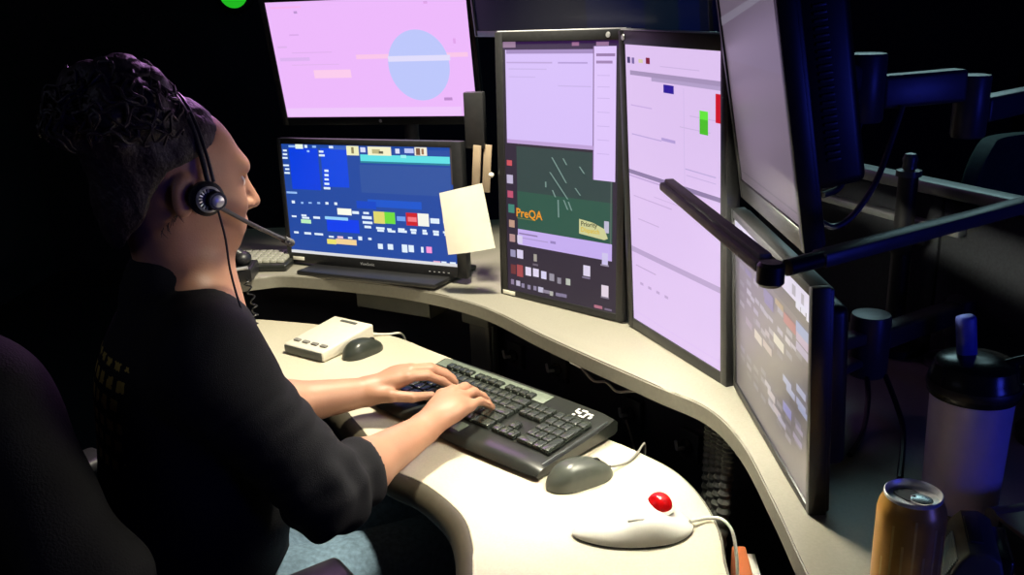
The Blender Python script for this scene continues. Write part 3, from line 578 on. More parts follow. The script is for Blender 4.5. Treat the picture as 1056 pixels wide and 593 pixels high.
ob = mb.build('coiled_cord', M['cable']); tag(settle(ob), 'black coiled cord dropping from the shelf edge onto the desk beside the operator', 'cord')

# ------------------------------------------------------------------ cream amplifier box
bx = thing('switch_box', 'cream wedge-shaped desk box with a dark front, left of the dark mouse', 'box', (-.425, 1.955, DESK), (0, 0, math.radians(-35)))
mb = MB(); w, d = .125, .165
vs = [(-w / 2, -d / 2, .002), (w / 2, -d / 2, .002), (w / 2, d / 2, .002), (-w / 2, d / 2, .002), (-w / 2, -d / 2, .024), (w / 2, -d / 2, .024), (w / 2, d / 2, .040), (-w / 2, d / 2, .040)]
b_ = bmesh.new(); bv = [b_.verts.new(v) for v in vs]
for f in ((3, 2, 1, 0), (4, 5, 6, 7), (0, 1, 5, 4), (1, 2, 6, 5), (2, 3, 7, 6), (3, 0, 4, 7)): b_.faces.new([bv[i] for i in f])
bmesh.ops.bevel(b_, geom=list(b_.edges), offset=.004, segments=3, affect='EDGES', profile=.5); mb.bm(b_); mb.build('housing', M['cream'], bx)
mb = MB(); mb.box((0, -d / 2 - .0005, .013), (w - .008, .004, .018), .001); o = mb.build('front_panel', M['bracket'], bx); o['label'] = 'dark front panel'
mb = MB(); sl = math.atan(.016 / .165)
T = Matrix.Translation((0, -.058, .0275)) @ Matrix.Rotation(sl, 4, 'X')
for k in range(4): mb.box((-.042 + k * .028, 0, .001), (.018, .010, .004), .001, T=T)
mb.build('button', M['cable_g'], bx)
mb = MB(); T = Matrix.Translation((0, .065, .0385)) @ Matrix.Rotation(sl, 4, 'X'); mb.box((0, 0, .001), (.05, .008, .002), .0006, T=T); mb.build('slot', M['bracket'], bx)
mb = MB(); q = bx.location
mb.tube(spline([(-.352, 1.985, .745), (-.335, 2.005, .738), (-.315, 2.015, .7335), (-.295, 2.015, .733), (-.27, 2.03, .728), (-.262, 2.045, .70), (-.262, 2.06, .62)], 8), .0027, 8)
ob = mb.build('cord', M['cable_w']); tag(settle(ob), 'pale cord running from the cream box over the rear desk edge', 'cord')

# ------------------------------------------------------------------ mice
def mouse(label, loc, yaw, length, width, height, m):
    r = thing('mouse', label, 'mouse', loc, (0, 0, yaw), 'computer mice on the desk')
    nu, nv = 28, 20; mb = MB(); vs = []; fs = []
    for i in range(nu + 1):
        s = i / nu; x = (s - .5) * length
        wd = width / 2 * (1 - abs(2 * s - 1) ** 2.3) ** .55 * (1 - .10 * math.sin(PI * s) ** 2 * (1 if .35 < s < .9 else .6)) * (1.05 - .12 * s)
        ht = height * (max(0, 1 - abs((s - .42) / (.43 if s < .42 else .60)) ** 2.1)) ** .75
        for k in range(nv + 1):
            a = PI * k / nv
            cy = math.cos(a); sz = math.sin(a)
            vs.append((x, wd * math.copysign(abs(cy) ** .75, cy), .0015 + max(0, ht * sz ** .72)))
    for i in range(nu):
        for k in range(nv):
            fs.append((i * (nv + 1) + k, i * (nv + 1) + k + 1, (i + 1) * (nv + 1) + k + 1, (i + 1) * (nv + 1) + k)[::-1])
    mb.add(vs, fs); mb.build('shell', m, r, angle=80)
    # base plate
    mb = MB(); out = [(x, y) for i in range(nu + 1) for x, y in [(vs[i * (nv + 1)][0] * .985, vs[i * (nv + 1)][1] * .98)]] + [(vs[i * (nv + 1) + nv][0] * .985, vs[i * (nv + 1) + nv][1] * .98) for i in range(nu, -1, -1)]
    oo = []
    for p in out:
        if not oo or (abs(p[0] - oo[-1][0]) + abs(p[1] - oo[-1][1])) > 1e-5: oo.append(p)
    if abs(oo[0][0] - oo[-1][0]) + abs(oo[0][1] - oo[-1][1]) < 1e-5: oo.pop()
    mb.prism(oo, 0, .003, 0); mb.build('base', M['black'], r)
    mb = MB(); mb.lathe([(.008, -.003), (.0095, -.0015), (.0095, .0015), (.008, .003)], Matrix.Translation((length * .24, 0, height * .79 - .0055)) @ Matrix.Rotation(PI / 2, 4, 'X'), 20); mb.build('scroll_wheel', M['black'], r)
    for sgn in (-1, 1):
        mb = MB(); pts = []
        for i in range(9):
            s = .56 + i * .048
            ht = height * (max(0, 1 - abs((s - .42) / .60) ** 2.1)) ** .75 - .0006
            pts.append(((s - .5) * length, sgn * .0058, .0015 + ht * .99))
        mb.tube(pts, .0008, 6); mb.build('button_seam', M['black'], r)
    return r
mouse('dark mouse beside the cream box, pointing away to the monitors', (-.341, 1.900, DESK), math.radians(46), .108, .058, .036, M['mouse_d'])
mouse('grey-black corded mouse just right of the keyboard', (.098, 1.297, DESK), math.radians(25), .122, .062, .040, M['mouse'])
mb = MB(); mb.tube(spline([(.150, 1.322, .742), (.165, 1.335, .736), (.185, 1.352, .7335), (.203, 1.378, .735), (.214, 1.398, .737), (.222, 1.42, .728), (.224, 1.44, .68), (.226, 1.50, .62), (.222, 1.575, .655), (.214, 1.612, .683)], 8), .0021, 8)
ob = mb.build('cord', M['cable_g']); tag(settle(ob), 'thin grey mouse cord crossing the desk edge from the keyboard-side mouse', 'cord')

# ------------------------------------------------------------------ trackball
tb = thing('trackball', 'white trackball mouse with a shiny red ball', 'trackball', (.163, 1.148, DESK), (0, 0, math.radians(4)))
mb = MB(); nu, nv = 40, 24; vs = []; fs = []
def tb_h(s, c):      # s 0..1 along, c -1..1 across
    base = .044 * math.exp(-((s - .60) / .30) ** 2) + .012 * math.exp(-((s - .15) / .2) ** 2)
    return base
Lh, Wh = .180, .108
rim = []
for i in range(nu + 1):
    s = i / nu; x = (s - .5) * Lh
    half = Wh / 2 * (max(0, 1 - abs(2 * s - 1) ** 2.2)) ** .6 * (.70 + .42 * s)
    top = tb_h(s, 0) * (max(0, 1 - abs(2 * s - 1) ** 6)) ** .5
    for k in range(nv + 1):
        a = PI * k / nv; cy = math.cos(a); sz = max(0, math.sin(a))
        y = half * math.copysign(abs(cy) ** .8, cy) + .008 * math.sin(PI * s) * (s - .3)
        dish = -.006 * math.exp(-((s - .56) / .2) ** 2 - ((cy + .35) / .2) ** 2)
        vs.append((x, y, .004 + max(0, top * sz ** .85 + dish * sz)))
for i in range(nu):
    for k in range(nv):
        fs.append((i * (nv + 1) + k, i * (nv + 1) + k + 1, (i + 1) * (nv + 1) + k + 1, (i + 1) * (nv + 1) + k)[::-1])
mb.add(vs, fs); mb.build('shell', M['white'], tb, angle=80)
out = [(vs[i * (nv + 1)][0] * .97, vs[i * (nv + 1)][1] * .96) for i in range(1, nu)] + [(vs[i * (nv + 1) + nv][0] * .97, vs[i * (nv + 1) + nv][1] * .96) for i in range(nu - 1, 0, -1)]
mb = MB(); mb.prism(out, 0, .006, 0); o = mb.build('base', M['bracket'], tb); o['label'] = 'dark base'
mb = MB(); mb.ball((.040, .004, .038), .0190, nu=32, nv=20); o = mb.build('ball', M['red'], tb); o['label'] = 'shiny red ball'
mb = MB(); mb.lathe([(.0185, .028), (.022, .0305), (.0225, .032), (.0195, .0355), (.0178, .0345)], Matrix.Translation((.040, .004, .002)), 32, caps=False); mb.build('ball_ring', M['white'], tb)
mb = MB(); mb.tube([( -.012, -.024, .034), (.008, -.0285, .0375), (.03, -.027, .034)], [.0025, .0042, .0025], 10); mb.build('side_button', M['white'], tb)
mb = MB(); mb.tube(spline([(.247, 1.15, .742), (.262, 1.16, .738), (.278, 1.165, .737), (.296, 1.158, .738), (.308, 1.14, .725), (.310, 1.115, .68), (.306, 1.10, .62), (.300, 1.09, .52)], 8), .0026, 8)
ob = mb.build('cord', M['cable_w']); tag(settle(ob), 'white trackball cord curving off the right desk edge', 'cord')
# ------------------------------------------------------------------ smooth body surfaces: distance fields meshed on a stretched grid
def axis(zones):
    # zones: list of (a, b, step) in order, contiguous
    out = []
    for a, b, st in zones:
        n = max(1, int(round((b - a) / st))); out += [a + (b - a) * i / n for i in range(n)]
    out.append(zones[-1][1]); return np.array(out)
def rotm(fwd, up):
    f = Vector(fwd).normalized(); l = Vector(up).cross(f).normalized(); u = f.cross(l)
    return np.array([f, l, u])                       # rows: local axes (forward, left, up)
def prim_d(p, X, Y, Z):
    if p[0] == 'cone':
        a, b, ra, rb = np.array(p[1], float), np.array(p[2], float), p[3], p[4]
        d = b - a; L2 = d @ d
        t = np.clip(((X - a[0]) * d[0] + (Y - a[1]) * d[1] + (Z - a[2]) * d[2]) / L2, 0, 1)
        return np.sqrt((X - a[0] - t * d[0]) ** 2 + (Y - a[1] - t * d[1]) ** 2 + (Z - a[2] - t * d[2]) ** 2) - (ra + (rb - ra) * t)
    c, r, Rm = np.array(p[1], float), p[2], p[3]
    x, y, z = X - c[0], Y - c[1], Z - c[2]
    q = [Rm[i][0] * x + Rm[i][1] * y + Rm[i][2] * z for i in range(3)]
    k0 = np.sqrt((q[0] / r[0]) ** 2 + (q[1] / r[1]) ** 2 + (q[2] / r[2]) ** 2)
    k1 = np.sqrt((q[0] / r[0] ** 2) ** 2 + (q[1] / r[1] ** 2) ** 2 + (q[2] / r[2] ** 2) ** 2)
    return k0 * (k0 - 1) / np.maximum(k1, 1e-6)
def prim_bb(p):
    if p[0] == 'cone':
        a, b = np.array(p[1], float), np.array(p[2], float); r = max(p[3], p[4]); return np.minimum(a, b) - r, np.maximum(a, b) + r
    c = np.array(p[1], float); r = max(p[2]); return c - r, c + r
def field(xs, ys, zs, prims):
    F = np.full((len(xs), len(ys), len(zs)), .08, np.float32)
    for p in prims:
        k = p[4] if p[0] == 'ell' else p[5]
        op = p[-1] if isinstance(p[-1], str) else 'add'
        lo, hi = prim_bb(p); pad = .075
        i0, i1 = np.searchsorted(xs, [lo[0] - pad, hi[0] + pad]); j0, j1 = np.searchsorted(ys, [lo[1] - pad, hi[1] + pad]); k0, k1 = np.searchsorted(zs, [lo[2] - pad, hi[2] + pad])
        if i1 <= i0 or j1 <= j0 or k1 <= k0: continue
        d = prim_d(p, xs[i0:i1, None, None], ys[None, j0:j1, None], zs[None, None, k0:k1]).astype(np.float32)
        A = F[i0:i1, j0:j1, k0:k1]
        if op == 'add':
            h = np.clip(.5 + .5 * (A - d) / k, 0, 1); F[i0:i1, j0:j1, k0:k1] = A * (1 - h) + d * h - k * h * (1 - h)
        else:
            h = np.clip(.5 - .5 * (A + d) / k, 0, 1); F[i0:i1, j0:j1, k0:k1] = A * (1 - h) - d * h + k * h * (1 - h)
    return F
def nets(xs, ys, zs, F, smooth=2):
    S = F < 0
    nx, ny, nz = F.shape
    cnt = np.zeros((nx - 1, ny - 1, nz - 1), np.int8)
    for a in (0, 1):
        for b in (0, 1):
            for c in (0, 1): cnt += S[a:nx - 1 + a, b:ny - 1 + b, c:nz - 1 + c]
    act = (cnt > 0) & (cnt < 8); I = np.argwhere(act); idx = np.full(act.shape, -1, np.int32); idx[act] = np.arange(len(I))
    i, j, k = I.T; acc = np.zeros((len(I), 3)); w = np.zeros(len(I))
    ax = (xs, ys, zs)
    cor = [(a, b, c) for a in (0, 1) for b in (0, 1) for c in (0, 1)]
    for m in range(8):
        for d in range(3):
            if cor[m][d]: continue
            e = list(cor[m]); e[d] = 1; A = cor[m]
            f0 = F[i + A[0], j + A[1], k + A[2]]; f1 = F[i + e[0], j + e[1], k + e[2]]
            x = (f0 < 0) != (f1 < 0); t = np.where(x, f0 / np.where(x, f0 - f1, 1), 0)
            P = np.stack([xs[i + A[0]], ys[j + A[1]], zs[k + A[2]]], 1); Q = np.stack([xs[i + e[0]], ys[j + e[1]], zs[k + e[2]]], 1)
            acc += np.where(x[:, None], P + (Q - P) * t[:, None], 0); w += x
    V = acc / w[:, None]
    faces = []
    for d in range(3):
        o1, o2 = [(1, 2), (2, 0), (0, 1)][d]
        s0 = [slice(None)] * 3; s1 = [slice(None)] * 3; s0[d] = slice(0, -1); s1[d] = slice(1, None)
        cr = S[tuple(s0)] != S[tuple(s1)]; E = np.argwhere(cr)
        ok = (E[:, o1] > 0) & (E[:, o2] > 0) & (E[:, o1] < F.shape[o1] - 1) & (E[:, o2] < F.shape[o2] - 1); E = E[ok]
        ins = S[E[:, 0], E[:, 1], E[:, 2]]
        def cell(a, b):
            q = E.copy(); q[:, o1] -= a; q[:, o2] -= b; return idx[q[:, 0], q[:, 1], q[:, 2]]
        q = np.stack([cell(0, 0), cell(1, 0), cell(1, 1), cell(0, 1)], 1)
        q[~ins] = q[~ins][:, ::-1]; faces.append(q)
    Fq = np.concatenate(faces)
    for _ in range(smooth):
        ac = np.zeros_like(V); n = np.zeros(len(V))
        for a in range(4):
            b = (a + 1) % 4
            np.add.at(ac, Fq[:, a], V[Fq[:, b]]); np.add.at(n, Fq[:, a], 1); np.add.at(ac, Fq[:, b], V[Fq[:, a]]); np.add.at(n, Fq[:, b], 1)
        V = V * .5 + .5 * ac / np.maximum(n, 1)[:, None]
    return V, Fq
def np_obj(name, V, Fq, mats, parent, fmat=None):
    W = np.array(MW[parent.name].inverted()); V = V @ W[:3, :3].T + W[:3, 3]
    me = bpy.data.meshes.new(name); me.vertices.add(len(V)); me.vertices.foreach_set('co', V.astype('f').ravel())
    me.loops.add(len(Fq) * 4); me.loops.foreach_set('vertex_index', Fq.astype('i').ravel())
    me.polygons.add(len(Fq)); me.polygons.foreach_set('loop_start', np.arange(0, len(Fq) * 4, 4, dtype='i')); me.polygons.foreach_set('loop_total', np.full(len(Fq), 4, 'i'))
    me.update(calc_edges=True); me.validate()
    for m in (mats if isinstance(mats, list) else [mats]): me.materials.append(m)
    if fmat is not None and len(fmat) == len(me.polygons): me.polygons.foreach_set('material_index', fmat.astype('i'))
    me.polygons.foreach_set('use_smooth', [True] * len(me.polygons)); me.update()
    o = bpy.data.objects.new(name, me); COL.objects.link(o); o.parent = parent; MW[o.name] = MW[parent.name]; return o
def keep(V, Fq, mask):
    fm = mask[Fq].all(1); Fq = Fq[fm]; u, inv = np.unique(Fq, return_inverse=True); return V[u], inv.reshape(Fq.shape)

# ------------------------------------------------------------------ the operator
th_ = math.radians(30)
Fd = Vector((math.cos(th_), math.sin(th_), 0)); Ld = Vector((-math.sin(th_), math.cos(th_), 0)); Ud = Vector((0, 0, 1))
BR = rotm(Fd, (0, 0, 1)); LEAN = rotm(Fd + Ud * -.12, (0, 0, 1))
PC = Vector((-.555, 1.295, .56)); CH = Vector((-.525, 1.318, .90)); NB = Vector((-.497, 1.333, 1.075)); HC = Vector((-.492, 1.340, 1.236))
RS, LS = Vector((-.432, 1.182, 1.005)), Vector((-.585, 1.478, 1.010))
RE, RW = Vector((-.287, 1.185, .792)), Vector((-.163, 1.378, .789))
LE, LW = Vector((-.490, 1.455, .80)), Vector((-.285, 1.556, .787))
RH, LH = PC - Ld * .09 + Vector((0, 0, -.03)), PC + Ld * .09 + Vector((0, 0, -.03))
RK, LK = RH + Fd * .43 + Vector((0, 0, -.01)), LH + Fd * .43 + Vector((0, 0, -.01))
RA, LA = RK + Fd * .03 + Vector((0, 0, -.42)), LK + Fd * .02 + Vector((0, 0, -.42))
ph_ = math.radians(38); tilt = math.radians(-9)
HFd = Vector((math.cos(ph_) * math.cos(tilt), math.sin(ph_) * math.cos(tilt), math.sin(tilt)))
HR = rotm(HFd, (0, 0, 1)); HL = Vector(HR[1]); HU = Vector(HR[2])
def hp(f, l, u): return HC + HFd * f + HL * l + HU * u
def finger(out, mcp, tip, up, r0, r1, out2=None):
    mcp, tip = Vector(mcp), Vector(tip); d = tip - mcp
    pip = mcp + d * .46 + Vector((0, 0, up)); dip = mcp + d * .80 + Vector((0, 0, up * .62))
    out += [('cone', mcp, pip, r0, r0 * .94, .006), ('cone', pip, dip, r0 * .94, (r0 + r1) / 2, .003), ('cone', dip, tip, (r0 + r1) / 2, r1, .003)]
head = [
    ('ell', hp(-.012, 0, .030), (.098, .076, .086), HR, .01), ('ell', hp(.030, 0, -.020), (.068, .064, .082), HR, .03),
    ('ell', hp(.058, 0, -.070), (.040, .046, .040), HR, .03), ('ell', hp(.066, 0, -.094), (.024, .026, .018), HR, .02),
    ('ell', hp(.078, 0, .028), (.022, .052, .016), HR, .02),
    ('cone', hp(.094, 0, .010), hp(.117, 0, -.030), .0085, .0115, .012), ('ell', hp(.104, .012, -.034), (.011, .008, .008), HR, .008), ('ell', hp(.104, -.012, -.034), (.011, .008, .008), HR, .008),
    ('ell', hp(.094, 0, -.058), (.012, .024, .0065), HR, .008), ('ell', hp(.091, 0, -.071), (.012, .021, .0065), HR, .008),
    ('ell', hp(.082, .034, .006), (.014, .017, .010), HR, .008, 'sub'), ('ell', hp(.082, -.034, .006), (.014, .017, .010), HR, .008, 'sub'),
    ('ell', hp(.074, .033, .004), (.013, .015, .011), HR, .003), ('ell', hp(.074, -.033, .004), (.013, .015, .011), HR, .003),
    ('ell', hp(.066, .042, -.030), (.022, .018, .020), HR, .02), ('ell', hp(.066, -.042, -.030), (.022, .018, .020), HR, .02),
    ('ell', hp(-.020, -.078, -.012), (.018, .009, .032), HR, .006), ('ell', hp(-.020, .078, -.012), (.018, .009, .032), HR, .006),
    ('ell', hp(-.016, -.087, -.012), (.010, .006, .019), HR, .004, 'sub'),
    ('cone', NB - Vector((0, 0, .03)), hp(-.018, 0, -.06), .066, .060, .03), ('cone', NB, hp(.02, 0, -.07), .056, .045, .03)]
body = head + [
    ('cone', RS, LS, .062, .062, .05), ('ell', CH, (.118, .165, .165), LEAN, .06), ('ell', CH + Fd * .06 + Vector((0, 0, -.03)), (.085, .15, .085), LEAN, .05),
    ('ell', (PC + CH) / 2 + Fd * .015, (.135, .165, .16), LEAN, .06), ('ell', PC, (.15, .18, .13), BR, .06),
    ('cone', NB, RS, .05, .058, .04), ('cone', NB, LS, .05, .058, .04),
    ('cone', RS, RE, .056, .044, .03), ('cone', RE, RE.lerp(RW, .35), .043, .043, .02), ('cone', RE.lerp(RW, .35), RW, .043, .0275, .02),
    ('cone', LS, LE, .056, .044, .03), ('cone', LE, LE.lerp(LW, .35), .043, .043, .02), ('cone', LE.lerp(LW, .35), LW, .043, .0275, .02),
    ('cone', RH, RK, .085, .060, .05), ('cone', LH, LK, .085, .060, .05), ('cone', RK, RA, .058, .038, .03), ('cone', LK, LA, .058, .038, .03),
    ('cone', RA, RA + Fd * .16 + Vector((0, 0, -.045)), .036, .028, .03), ('cone', LA, LA + Fd * .16 + Vector((0, 0, -.045)), .036, .028, .03)]
# right hand: back of the hand up, fingers bent down onto the keys
rk = [(-.133, 1.481, .810), (-.114, 1.482, .814), (-.096, 1.472, .809), (-.081, 1.456, .800)]
rt = [(-.090, 1.545, .7745), (-.066, 1.540, .7745), (-.052, 1.522, .7745), (-.044, 1.496, .7745)]
rr0 = (.0092, .0095, .0090, .0080); rr1 = (.0070, .0072, .0068, .0062)
hands = []
for q in rk[:]: hands.append(('cone', RW.lerp(Vector(q), .12), Vector(q) - Vector((0, 0, .002)), .0185, .0112, .014))
hands.append(('ell', (RW + Vector(rk[1]) + Vector(rk[3])) / 3 + Vector((0, 0, .001)), (.034, .032, .017), rotm((.5, .86, .25), (0, 0, 1)), .012))
for q, t, a, b, upv in zip(rk, rt, rr0, rr1, (.013, .015, .013, .009)): finger(hands, q, t, upv, a, b)
hands += [('cone', RW + Vector((-.006, .014, -.004)), (-.158, 1.438, .786), .017, .0125, .012), ('cone', (-.158, 1.438, .786), (-.147, 1.470, .779), .0115, .0100, .004), ('cone', (-.147, 1.470, .779), (-.130, 1.498, .7755), .0098, .0075, .003)]
# left hand: arched, thumb towards the camera
lk = [(-.201, 1.566, .810), (-.196, 1.586, .815), (-.199, 1.605, .811), (-.207, 1.622, .802)]
lt = [(-.124, 1.596, .7745), (-.117, 1.617, .7745), (-.122, 1.637, .7745), (-.142, 1.652, .7745)]
for q in lk: hands.append(('cone', LW.lerp(Vector(q), .12), Vector(q) - Vector((0, 0, .002)), .0185, .0112, .014))
hands.append(('ell', (LW + Vector(lk[1]) + Vector(lk[3])) / 3 + Vector((0, 0, .001)), (.034, .032, .017), rotm((.93, .3, .25), (0, 0, 1)), .012))
for q, t, a, b, upv in zip(lk, lt, rr0, rr1, (.012, .014, .013, .010)): finger(hands, q, t, upv, a, b)
hands += [('cone', LW + Vector((.012, -.008, -.004)), (-.231, 1.535, .787), .017, .0125, .012), ('cone', (-.231, 1.535, .787), (-.193, 1.536, .782), .0115, .0102, .004), ('cone', (-.193, 1.536, .782), (-.158, 1.556, .7755), .0100, .0076, .003)]
body += hands
xs = axis([(-.82, -.62, .009), (-.62, -.35, .0042), (-.35, -.30, .006), (-.30, -.03, .0021), (-.03, .22, .012)])
ys = axis([(1.03, 1.16, .009), (1.16, 1.36, .005), (1.36, 1.46, .0032), (1.46, 1.67, .0021), (1.67, 1.90, .012)])
zs = axis([(-.01, .70, .012), (.70, .755, .005), (.755, .84, .0021), (.84, 1.06, .008), (1.06, 1.36, .0036)])
person = thing('person', 'person with a dark curly topknot in a black sweater, typing at the desk', 'person', (PC.x, PC.y, 0))
V, Q = nets(xs, ys, zs, field(xs, ys, zs, body), 2)
np_obj('body', V, Q, M['skin'], person)

# sweater
def noise3(V, sc, seed):
    r = np.random.default_rng(seed); o = np.zeros(len(V))
    for i in range(7):
        k = r.normal(size=3); k = k / np.linalg.norm(k) * sc * (.6 + .9 * r.random()); o += np.sin(V @ k + r.random() * 6.28)
    return o / 7
RC, LC = RE.lerp(RW, .30), LE.lerp(LW, .22)
shirt = [('cone', RS, LS, .070, .070, .05), ('ell', CH, (.130, .178, .175), LEAN, .06), ('ell', CH + Fd * .062 + Vector((0, 0, -.03)), (.092, .160, .092), LEAN, .05),
    ('ell', (PC + CH) / 2 + Fd * .018, (.150, .180, .17), LEAN, .06), ('ell', PC + Vector((0, 0, .0)), (.164, .194, .115), BR, .06),
    ('cone', NB + Vector((0, 0, -.03)), RS, .070, .066, .04), ('cone', NB + Vector((0, 0, -.03)), LS, .070, .066, .04),
    ('cone', RS, RE, .068, .064, .04), ('cone', RE, RC, .062, .053, .02), ('cone', LS, LE, .068, .058, .04), ('cone', LE, LC, .056, .050, .02),
    ('cone', NB + Vector((0, 0, -.05)), NB + Vector((0, 0, -.012)) - Fd * .02, .074, .072, .03),
    ('ell', NB - Fd * .042 + Vector((0, 0, .018)), (.046, .072, .050), BR, .02), ('cone', NB + Fd * .010 + Vector((0, 0, .030)), NB + Vector((0, 0, .30)) + Fd * .02, .0685, .085, .006, 'sub'), ('ell', NB + Fd * .035 + Vector((0, 0, .002)), (.094, .092, .060), rotm(Fd + Ud * -.5, (0, 0, 1)), .006, 'sub'),
    ('cone', RC + (RW - RE).normalized() * .03, RW, .0475, .046, .004, 'sub'), ('cone', LC + (LW - LE).normalized() * .03, LW, .0455, .044, .004, 'sub')]
xs2 = axis([(-.80, -.12, .0055)]); ys2 = axis([(1.05, 1.64, .0055)]); zs2 = axis([(.42, 1.16, .0055)])
V, Q = nets(xs2, ys2, zs2, field(xs2, ys2, zs2, shirt), 2)
dR = (RW - RE).normalized(); dL = (LW - LE).normalized(); P = lambda v: np.array(v)
def dseg(V, a, b):
    a, b = np.array(a), np.array(b); d = b - a; t = np.clip(((V - a) @ d) / (d @ d), 0, 1); return np.linalg.norm(V - a - t[:, None] * d, axis=1), t
nf = (Fd * .45 + Vector((0, 0, 1))).normalized()
neck_cut = (V - P(NB + Vector((0, 0, -.008)) + Fd * .0)) @ P(nf) < 0
dr, tr = dseg(V, RE, RW); dl, tl = dseg(V, LE, LW)
cuffR = ~((((V - P(RC)) @ P(dR)) > .010) & (dr < .075)); cuffL = ~((((V - P(LC)) @ P(dL)) > .010) & (dl < .075))
m = (V[:, 2] > .50)
V, Q = keep(V, Q, m)
# wrinkles: folds around elbow and sleeve, soft drape on the trunk
e1, t1 = dseg(V, RS, RC); 
wv = np.zeros(len(V))
for A_, B_, wgt in ((RS, RE, .0022), (RE, RC, .0046), (LS, LE, .002), (LE, LC, .003)):
    dd, tt = dseg(V, A_, B_); s = (V - P(A_)) @ P((B_ - A_).normalized()); side = noise3(V, 22, 5)
    wv += wgt * np.exp(-((np.maximum(dd - .06, 0)) / .02) ** 2) * np.sin(s * 150 + 7 * side + 3 * noise3(V, 45, 8)) * (.5 + 1.2 * np.abs(noise3(V, 30, 9)))
wv += .004 * noise3(V, 38, 11) * np.clip((1.0 - V[:, 2]) * 4, 0.2, 1)
fn = np.zeros_like(V); a = V[Q[:, 1]] - V[Q[:, 0]]; b = V[Q[:, 3]] - V[Q[:, 0]]; nn = np.cross(a, b)
for k in range(4): np.add.at(fn, Q[:, k], nn)
fn /= np.maximum(np.linalg.norm(fn, axis=1), 1e-9)[:, None]
V = V + fn * wv[:, None]
# yellow print down the back
c = V[Q].mean(1); rel = c - P((PC + CH) / 2); fb = rel @ P(Fd); lb = rel @ P(Ld); 
cn = fn[Q].mean(1) @ P(Fd)
lz = np.floor((c[:, 2] - .84) / .030); 
prt = (cn < -.35) & (np.abs(lb) < .10) & (c[:, 2] > .84) & (c[:, 2] < 1.0) & (((c[:, 2] - .84) % .030) < .017) & (np.sin(lb * 220 + lz * 2.1) > -.25)
np_obj('sweater', V, Q, [M['shirt'], M['yellow']], person, prt.astype(int))['label'] = 'black sweater with pushed-up sleeves and small yellow print on the back'

# jeans
jeans = [('cone', RH, RK, .097, .073, .05), ('cone', LH, LK, .097, .073, .05), ('cone', RK, RA, .071, .058, .03), ('cone', LK, LA, .071, .058, .03), ('ell', PC - Vector((0, 0, .02)), (.158, .188, .105), BR, .06)]
xs3 = axis([(-.82, .06, .008)]); ys3 = axis([(1.0, 1.80, .008)]); zs3 = axis([(.05, .72, .008)])
V, Q = nets(xs3, ys3, zs3, field(xs3, ys3, zs3, jeans), 2)
V, Q = keep(V, Q, (V[:, 2] > .13) & (V[:, 2] < .625))
V = V + .003 * noise3(V, 60, 21)[:, None] * np.array([.6, -.5, .6])
np_obj('jeans', V, Q, M['denim'], person)['label'] = 'blue denim jeans'
for A_ in (RA, LA):
    mb = MB(); T = Matrix.Translation((A_.x, A_.y, 0)) @ Matrix.Rotation(th_, 4, 'Z')
    mb.prism(spl2([(-.075, -.035), (.02, -.042), (.14, -.045), (.195, -.02), (.195, .02), (.14, .045), (.02, .042), (-.075, .035)], 4, True), 0, .085, .02, 3, T=T); mb.build('shoe', M['black'], person, True)

# hair: cap behind a slanting hairline plus a big curly topknot
cap = [('ell', hp(-.020, 0, .034), (.106, .084, .092), HR, .01), ('ell', hp(-.055, 0, -.030), (.060, .066, .075), HR, .03), ('cone', hp(-.05, 0, -.05), hp(-.058, 0, -.078), .060, .044, .03),]
BUN = hp(-.086, .005, .088)
cap += [('ell', BUN, (.072, .080, .078), HR, .03)]
for i in range(46):
    v = rng.normal(size=3); v /= np.linalg.norm(v)
    if v[2] < -.55: v[2] *= -1
    q = BUN + HFd * float(v[0] * .066) + HL * float(v[1] * .072) + HU * float(v[2] * .068)
    r = float(.016 + .012 * rng.random()); cap.append(('ell', q, (r, r * 1.1, r * .85), HR, .008))
xs4 = axis([(-.78, -.30, .0042)]); ys4 = axis([(1.12, 1.56, .0042)]); zs4 = axis([(1.06, 1.52, .0042)])
G = field(xs4, ys4, zs4, cap)
gr = [xs4[:, None, None] - HC.x, ys4[None, :, None] - HC.y, zs4[None, None, :] - HC.z]
gf, gu = (gr[0] * A_.x + gr[1] * A_.y + gr[2] * A_.z for A_ in (HFd, HU))
gl_ = gf - np.interp(gu, [-.14, -.08, -.05, -.02, .02, .05, .075, .10, .14], [-.094, -.082, -.066, -.060, -.040, .020, .040, .052, .06])
G = G + .0075 * np.clip((gl_ + .035) / .035, 0, 1)            # hair thins out towards the hairline
V, Q = nets(xs4, ys4, zs4, np.maximum(G, gl_ * .8).astype(np.float32), 2)
rel = V - P(HC); f_, l_, u_ = rel @ P(HFd), rel @ P(HL), rel @ P(HU)
n_ = V - P(HC); n_ /= np.linalg.norm(n_, axis=1)[:, None]
V = V + n_ * (.0030 * noise3(V, 150, 31) + .002 * noise3(V, 320, 32))[:, None]
hair = np_obj('hair', V, Q, M['hair'], person); hair['label'] = 'dark curly hair gathered in a big topknot'
mb = MB()
for i in range(280):
    v = rng.normal(size=3); v /= np.linalg.norm(v); v[2] = abs(v[2]) * 1.0 - .25
    base = BUN + HFd * float(v[0] * .084) + HL * float(v[1] * .090) + HU * float(v[2] * .088)
    d = Vector(v).normalized(); d = (HFd * d.x + HL * d.y + HU * d.z).normalized(); s = d.orthogonal().normalized(); b_ = d.cross(s)
    ph0 = rng.random() * 6.28; L_ = .018 + .03 * rng.random(); rad = .005 + .006 * rng.random(); turns = 1.2 + rng.random()
    s2 = (s * math.cos(ph0) + b_ * math.sin(ph0))
    pts = [base + d * float(-.004 + math.sin(k / 12 * PI) * L_ * .55) + s2 * float((k / 12 - .5) * L_ * 1.3) + d.cross(s2) * float(math.sin(k / 12 * 6.28 * turns) * rad) for k in range(13)]
    mb.tube(pts, [.0008 + .0016 * math.sin(PI * k / 12) for k in range(13)], 5)
